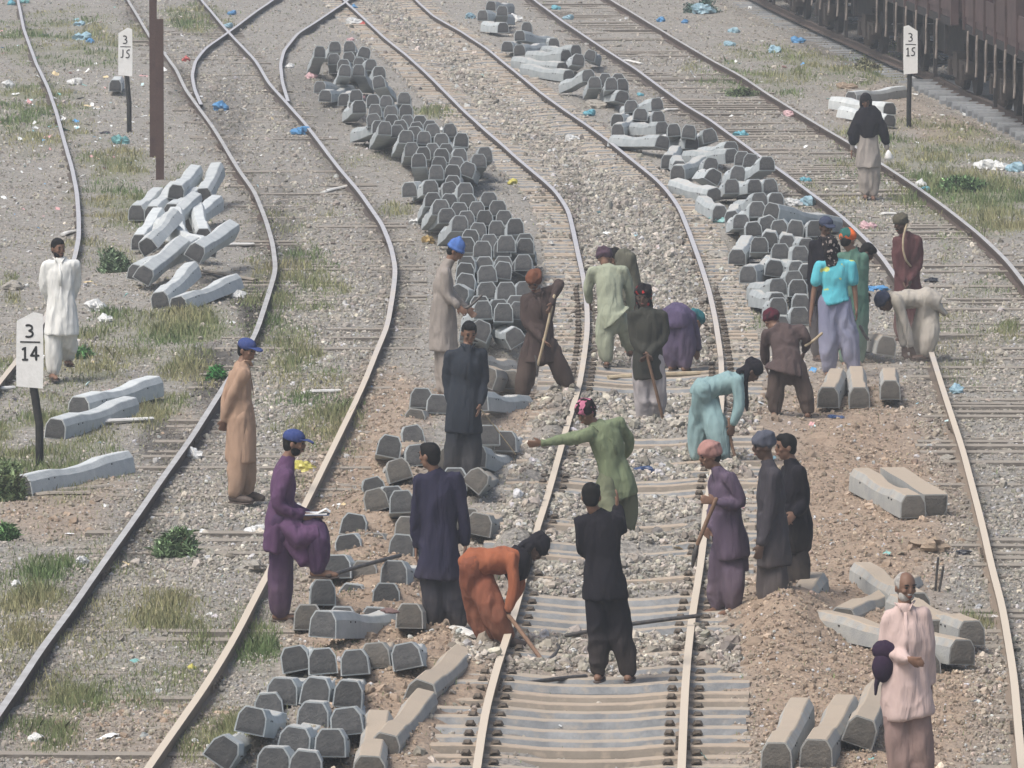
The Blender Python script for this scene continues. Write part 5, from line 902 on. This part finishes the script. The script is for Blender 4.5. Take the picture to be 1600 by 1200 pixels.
# ------------------------------------------------------------------ stones, dust clods, scraps: scattered stuff
def inst_mat(name, rough=.9, bump=.4):
    m = bpy.data.materials.new(name); m.use_nodes = True; nt = m.node_tree; L = nt.links; b = nt.nodes['Principled BSDF']; b.inputs['Roughness'].default_value = rough; b.inputs['Specular IOR Level'].default_value = .2
    a = N(nt, 'ShaderNodeAttribute', attribute_name='col'); a.attribute_type = 'INSTANCER'
    geo = N(nt, 'ShaderNodeNewGeometry'); n = N(nt, 'ShaderNodeTexNoise'); n.inputs['Scale'].default_value = 25; n.inputs['Detail'].default_value = 3; L.new(geo.outputs['Position'], n.inputs['Vector'])
    r = N(nt, 'ShaderNodeMapRange'); r.inputs[3].default_value = .7; r.inputs[4].default_value = 1.3; L.new(n.outputs[0], r.inputs[0])
    x = N(nt, 'ShaderNodeVectorMath', operation='SCALE'); L.new(a.outputs['Color'], x.inputs[0]); L.new(r.outputs[0], x.inputs['Scale']); L.new(x.outputs[0], b.inputs['Base Color']); return m
def scatter(name, label, P, Sc, Rt, C, m, variants=6, sub=2, rough=.8, flat=1.0, sheet=False):
    me = bpy.data.meshes.new(name); n = len(P); me.vertices.add(n); me.vertices.foreach_set('co', P.astype(np.float32).ravel())
    for an, ty, dat, fld in (('sc', 'FLOAT_VECTOR', Sc, 'vector'), ('rt', 'FLOAT_VECTOR', Rt, 'vector'), ('col', 'FLOAT_COLOR', np.hstack([C, np.ones((n, 1))]), 'color'), ('vi', 'INT', rng.integers(0, variants, n), 'value')):
        a = me.attributes.new(an, ty, 'POINT'); a.data.foreach_set(fld, (dat.astype(np.int32) if ty == 'INT' else dat.astype(np.float32)).ravel())
    o = bpy.data.objects.new(name, me); COL.objects.link(o); tag(o, label, None, None, 'stuff')
    ng = bpy.data.node_groups.new(name+'_nodes', 'GeometryNodeTree'); ng.interface.new_socket('Geometry', in_out='INPUT', socket_type='NodeSocketGeometry'); ng.interface.new_socket('Geometry', in_out='OUTPUT', socket_type='NodeSocketGeometry')
    L = ng.links; gi = ng.nodes.new('NodeGroupInput'); go = ng.nodes.new('NodeGroupOutput'); iop = ng.nodes.new('GeometryNodeInstanceOnPoints'); L.new(gi.outputs[0], iop.inputs['Points'])
    j = ng.nodes.new('GeometryNodeJoinGeometry')
    for k in range(variants):
        if sheet:
            pr = ng.nodes.new('GeometryNodeMeshGrid'); pr.inputs[0].default_value = 1.6; pr.inputs[1].default_value = 1.6; pr.inputs[2].default_value = 5; pr.inputs[3].default_value = 5
        else:
            pr = ng.nodes.new('GeometryNodeMeshIcoSphere'); pr.inputs[0].default_value = 1; pr.inputs[1].default_value = sub
        sp = ng.nodes.new('GeometryNodeSetPosition'); nz = ng.nodes.new('ShaderNodeTexNoise'); nz.inputs['Scale'].default_value = .9 if not sheet else 1.6; nz.inputs['Detail'].default_value = 1
        po = ng.nodes.new('GeometryNodeInputPosition'); ad = ng.nodes.new('ShaderNodeVectorMath'); ad.operation = 'ADD'; ad.inputs[1].default_value = (k*7.3, k*3.1, k*5.7); L.new(po.outputs[0], ad.inputs[0]); L.new(ad.outputs[0], nz.inputs['Vector'])
        sb = ng.nodes.new('ShaderNodeVectorMath'); sb.operation = 'SUBTRACT'; sb.inputs[1].default_value = (.5, .5, .5); L.new(nz.outputs['Color'], sb.inputs[0]); sc = ng.nodes.new('ShaderNodeVectorMath'); sc.operation = 'SCALE'; sc.inputs['Scale'].default_value = rough*2.2; L.new(sb.outputs[0], sc.inputs[0])
        L.new(pr.outputs[0], sp.inputs[0]); L.new(sc.outputs[0], sp.inputs['Offset'])
        sm = ng.nodes.new('GeometryNodeSetMaterial'); sm.inputs['Material'].default_value = m; L.new(sp.outputs[0], sm.inputs[0])
        gt = ng.nodes.new('GeometryNodeGeometryToInstance'); L.new(sm.outputs[0], gt.inputs[0]); L.new(gt.outputs[0], j.inputs[0])
    L.new(j.outputs[0], iop.inputs['Instance']); iop.inputs['Pick Instance'].default_value = True
    def na(t, nm): q = ng.nodes.new('GeometryNodeInputNamedAttribute'); q.data_type = t; q.inputs[0].default_value = nm; return q.outputs[0]
    L.new(na('INT', 'vi'), iop.inputs['Instance Index']); er = ng.nodes.new('FunctionNodeEulerToRotation'); L.new(na('FLOAT_VECTOR', 'rt'), er.inputs[0]); L.new(er.outputs[0], iop.inputs['Rotation']); L.new(na('FLOAT_VECTOR', 'sc'), iop.inputs['Scale'])
    L.new(iop.outputs[0], go.inputs[0]); md = o.modifiers.new('scatter', 'NODES'); md.node_group = ng; return o
def pxpts(n, y0=-25, y1=1225, x0=-30, x1=1630):
    px = rng.uniform(x0, x1, n); py = rng.uniform(y0, y1, n); d = FW*FPX+np.outer(px-800, [1, 0, 0])+np.outer(600-py, UP); t = (0-CH)/d[:, 2]; return CAM+d*t[:, None]
def near_rail(P, tol):
    r = np.zeros(len(P), bool)
    for k in RW: r |= (np.abs(P[:, 0]-railx(k, P[:, 1])) < tol) & (P[:, 1] > RW[k][0, 1]) & (P[:, 1] < RW[k][-1, 1])
    return r
SM = inst_mat('ballast_stone')
P = pxpts(420000); px, py, g_, d_, o_, b_ = zones(P[:, 0], P[:, 1])
pr = np.clip(.30+.7*b_+.0*d_-.3*g_+.25*(vn(P[:, 0]*.8, P[:, 1]*.3) > .1), .05, 1)
xa, xb = railx('R3', P[:, 1]), railx('R4', P[:, 1]); inB = (P[:, 0] > xa-.5) & (P[:, 0] < xb+.45)
bank = np.zeros(len(P))
for c, hw, hh in BANK: bank = np.maximum(bank, np.exp(-((py-c)/hw)**4))
bare = inB & (py > 575) & (bank < .5)
pr = np.where(bare, np.where(py > 1060, .03, .15), pr); pr = np.where(inB & (bank >= .5), 1, pr)
xa2, xb2 = railx('R1', P[:, 1]), railx('R2', P[:, 1]); inA = (P[:, 0] > xa2-.4) & (P[:, 0] < xb2+.4); pr = np.where(inA, np.maximum(pr, .5), pr)
keep = (rng.random(len(P)) < pr) & ~near_rail(P, .05); P = P[keep]; px, py, g_, d_, o_, b_ = [a[keep] for a in (px, py, g_, d_, o_, b_)]; bank = bank[keep]; inB = inB[keep]
P[:, 2] = gz(P[:, 0], P[:, 1]); n = len(P); far_ = P[:, 1]/75
s = (.0088+.006*b_+.003*(bank*inB))*np.exp(rng.normal(0, .42, n))*far_**.4; s = np.minimum(s, .08)
Sc = s[:, None]*rng.uniform(.65, 1.3, (n, 3)); Rt = rng.uniform(0, 6.28, (n, 3)); P[:, 2] += s*.35
v = np.exp(rng.normal(-.04, .26, n)); grey = np.array([.308, .288, .252]); br = np.array([.30, .243, .19]); mixf = np.clip(d_*(1-.75*b_)+.12*rng.random(n), 0, 1)[:, None]
C = (grey*(1-mixf)+br*mixf)*np.clip(v, .3, 2.1)[:, None]; pal = rng.random(n) < .05; C[pal] = rng.uniform(.40, .52, (pal.sum(), 1)); C *= (1-.75*np.clip(o_*1.1*(rng.random(n) < .8), 0, 1))[:, None]; C = C*rng.normal(1, .02, (n, 3))
scatter('ballast', 'loose ballast stones and gravel over the tracks and yard', P, Sc, Rt, np.clip(C, .01, .8), SM)
# clods of dug earth
P = pxpts(60000, 560); px, py, g_, d_, o_, b_ = zones(P[:, 0], P[:, 1]); keep = (rng.random(len(P)) < d_*.5*(vn(P[:, 0]*2.2, P[:, 1]*1.2)*.5+.5)*(1-.9*b_)) & ~near_rail(P, .07); P = P[keep]; P[:, 2] = gz(P[:, 0], P[:, 1]); n = len(P)
s = .0135*np.exp(rng.normal(0, .55, n)); s = np.minimum(s, .06); C = np.array([.29, .225, .17])*np.clip(np.exp(rng.normal(-.05, .22, n)), .4, 1.5)[:, None]
scatter('earth_clods', 'clods of dug brown earth around the workings', P, s[:, None]*rng.uniform(.7, 1.3, (n, 3)), rng.uniform(0, 6.28, (n, 3)), C, SM, rough=.7)
# small scraps of plastic and paper
P = pxpts(26000, -20, 1210); px, py, g_, d_, o_, b_ = zones(P[:, 0], P[:, 1]); dens = .035+.8*np.exp(-((px-90)/150)**2)*np.exp(-((py-130)/150)**2)+.25*np.exp(-((px-1330)/260)**2)*np.exp(-((py-90)/90)**2)+.06*(px < 260)*(py < 700)
keep = rng.random(len(P)) < dens*.5*(vn(P[:, 0]*.7, P[:, 1]*.12+4)*.8+.6); P = P[keep]; P[:, 2] = gz(P[:, 0], P[:, 1])+.02; n = len(P)
pal_ = np.array([(.7, .72, .72)]*6+[(.58, .6, .6)]*3+[(.28, .48, .55), (.1, .32, .6), (.45, .6, .62), (.6, .35, .35), (.05, .05, .06), (.62, .5, .3), (.2, .4, .38)]); C = pal_[rng.integers(0, len(pal_), n)]
s = .022*np.exp(rng.normal(0, .5, n))*(P[:, 1]/90)**.6; Sc = np.stack([s*rng.uniform(.7, 1.6, n), s*rng.uniform(.7, 1.8, n), s*rng.uniform(.5, 1.1, n)], 1)
Rt = np.stack([rng.uniform(-.5, .9, n), rng.uniform(-.5, .5, n), rng.uniform(0, 6.28, n)], 1)
scatter('litter_scraps', 'small scraps of paper and plastic strewn over the yard', P, Sc, Rt, C, inst_mat('scrap_plastic', .5), sheet=True, rough=.55)

# ------------------------------------------------------------------ grass and bushes
def blades(name, label, P, ln, wd, C, m, lean=.5, kind='stuff'):
    n = len(P); a = rng.uniform(0, 6.28, n); le = rng.uniform(.1, 1, n)*lean; d = np.stack([np.cos(a)*le, np.sin(a)*le, np.ones(n)], 1); d /= np.linalg.norm(d, axis=1)[:, None]
    b = rng.uniform(0, 6.28, n); sx = np.stack([np.cos(b), np.sin(b)*.6, np.zeros(n)], 1)*wd[:, None]
    mid = P+d*ln[:, None]*.55; tip = P+d*ln[:, None]+np.stack([np.cos(a), np.sin(a), -np.ones(n)*.6], 1)*(ln*le*.35)[:, None]
    V = np.stack([P-sx, P+sx, mid+sx*.7, tip, mid-sx*.7], 1).reshape(-1, 3); F = np.arange(n*5).astype(np.int32)
    me = bpy.data.meshes.new(name); me.vertices.add(n*5); me.vertices.foreach_set('co', V.astype(np.float32).ravel()); me.loops.add(n*5); me.loops.foreach_set('vertex_index', F); me.polygons.add(n); me.polygons.foreach_set('loop_start', np.arange(n, dtype=np.int32)*5); me.polygons.foreach_set('loop_total', np.full(n, 5, np.int32)); me.update()
    at = me.attributes.new('col', 'FLOAT_COLOR', 'POINT'); at.data.foreach_set('color', np.repeat(np.hstack([C, np.ones((n, 1))]), 5, 0).astype(np.float32).ravel()); me.materials.append(m)
    o = bpy.data.objects.new(name, me); COL.objects.link(o); return o
GM = bpy.data.materials.new('grass_blade'); GM.use_nodes = True; _a = N(GM.node_tree, 'ShaderNodeAttribute', attribute_name='col'); _b = GM.node_tree.nodes['Principled BSDF']; GM.node_tree.links.new(_a.outputs['Color'], _b.inputs['Base Color']); _b.inputs['Roughness'].default_value = .8; _b.inputs['Specular IOR Level'].default_value = .1
P = pxpts(1300000); px, py, g_, d_, o_, b_ = zones(P[:, 0], P[:, 1]); cl = vn(P[:, 0]*3.2, P[:, 1]*1.3)*.5+.5
keep = (rng.random(len(P)) < g_*(.25+cl)*.8+.02*(1-b_)*(px < 560)+.005) & ~near_rail(P, .03); P = P[keep]; g_ = g_[keep]; cl = cl[keep]; P[:, 2] = gz(P[:, 0], P[:, 1])-.01; n = len(P)
ln = (.04+.13*g_*cl)*np.exp(rng.normal(0, .3, n)); wd = rng.uniform(.0035, .0065, n)*(P[:, 1]/75)
t = np.clip(vn(P[:, 0]*.9, P[:, 1]*.5+11)*.7+.5+rng.normal(0, .18, n), 0, 1)[:, None]; C = np.array([.12, .175, .075])*(1-t)+np.array([.29, .27, .155])*t; C = C*np.exp(rng.normal(0, .22, n))[:, None]
tag(blades('grass', 'tufts of dry and green grass over the yard', P, ln, wd, C, GM), 'tufts of dry and green grass over the yard', None, None, 'stuff')
for x, y, w_, h_, nb, gcol, lab in ((275,866,.24,.26,2600,(.11,.16,.085),'low grey-green bush between the rails of the left track'),(180,424,.3,.3,2600,(.10,.14,.085),'low green bush left of the left heap'),(1098,20,.55,.42,2600,(.05,.09,.075),'dark green bush at the top, behind a pale blue bag'),(12,785,.3,.4,2800,(.13,.17,.09),'leafy bush at the left edge beside the near milepost'),(12,842,.15,.15,1200,(.08,.15,.06),'small green plant at the left edge'),(340,596,.14,.16,900,(.05,.16,.05),'bright green weed behind the man in beige'),(1160,150,.35,.2,1500,(.10,.13,.07),'weedy clump by the outer right rail'),(640,100+80,.1,.1,1,(.1,.1,.1),None),(1355,100,.4,.25,1500,(.13,.13,.08),'dry weedy clump below the wagons'),(1500,300,.5,.22,2600,(.08,.13,.06),'green clump at the right by the white plastic'),(130,560,.16,.12,900,(.07,.15,.06),'small green weed near the feet of the man in white')):
    if not lab: continue
    B = G(x, y); th = rng.uniform(0, 6.28, nb); rr = np.sqrt(rng.random(nb)); zz = rng.random(nb)
    lump = .7+.65*vn(np.cos(th)*2.6+x, np.sin(th)*2.6, zz*2.5); r_ = rr*w_*lump*np.sqrt(np.clip(1.05-zz**1.6, 0, 1))
    Q = np.stack([np.cos(th)*r_, np.sin(th)*r_, zz*h_*lump], 1); C = np.array(gcol)*1.45*np.exp(rng.normal(0, .5, nb))[:, None]
    e = empty('bush', (B[0], B[1], gzs(B[0], B[1])-.02)); tag(e, lab, 'bush', 'bushes and weeds of the yard')
    o = blades('foliage', '', Q, rng.uniform(.03, .11, nb), rng.uniform(.009, .016, nb)*(B[1]/80)**.5, C, GM, lean=1.6); o.parent = e; o['kind'] = 'stuff'
    g = Geo(); [g.tube([(0, 0, 0), (math.cos(a)*w_*.3, math.sin(a)*w_*.3, h_*.5), (math.cos(a)*w_*.6, math.sin(a)*w_*.6, h_*.8)], [.008, .006, .003], 5) for a in np.linspace(0, 5.5, 6)]; g.obj('stem', M_HANDLE2, e)

# ------------------------------------------------------------------ dust raised by the digging
for x, y, R_, dn, lab in ((1335, 588, (1.5, 2.2, .45), .02, 'faint dust drifting over the three dusty sleepers'), (748, 735, (.7, 1.2, .45), .03, 'faint dust at the feet of the young man in blue-grey'), (815, 612, (.9, 1.6, .35), .03, 'faint dust around the man in dark brown')):
    B = G(x, y); g = Geo(); g.ell((0, 0, R_[2]*.7), R_, None, 20, 12); dm = bpy.data.materials.new('dust_air'); dm.use_nodes = True; nt = dm.node_tree; nt.nodes.remove(nt.nodes['Principled BSDF']); pv = N(nt, 'ShaderNodeVolumePrincipled'); pv.inputs['Color'].default_value = (.85, .80, .74, 1); pv.inputs['Density'].default_value = dn
    nt.links.new(pv.outputs[0], nt.nodes['Material Output'].inputs['Volume']); tag(g.obj('dust_cloud', dm, None, True, tuple(B)), lab, None, None, 'stuff')
# ------------------------------------------------------------------ haze
g = Geo(); g.box((-60, -12, -1.2), (60, 262, 10.2)); o = g.obj('haze', []); tag(o, 'thin dusty haze over the rail yard', None, None, 'stuff')
hm = bpy.data.materials.new('haze_air'); hm.use_nodes = True; nt = hm.node_tree; nt.nodes.remove(nt.nodes['Principled BSDF']); pv = N(nt, 'ShaderNodeVolumePrincipled'); pv.inputs['Color'].default_value = (.86, .93, 1, 1); pv.inputs['Density'].default_value = .0007
pv.inputs['Anisotropy'].default_value = .1; nt.links.new(pv.outputs[0], nt.nodes['Material Output'].inputs['Volume']); o.data.materials.clear(); o.data.materials.append(hm)
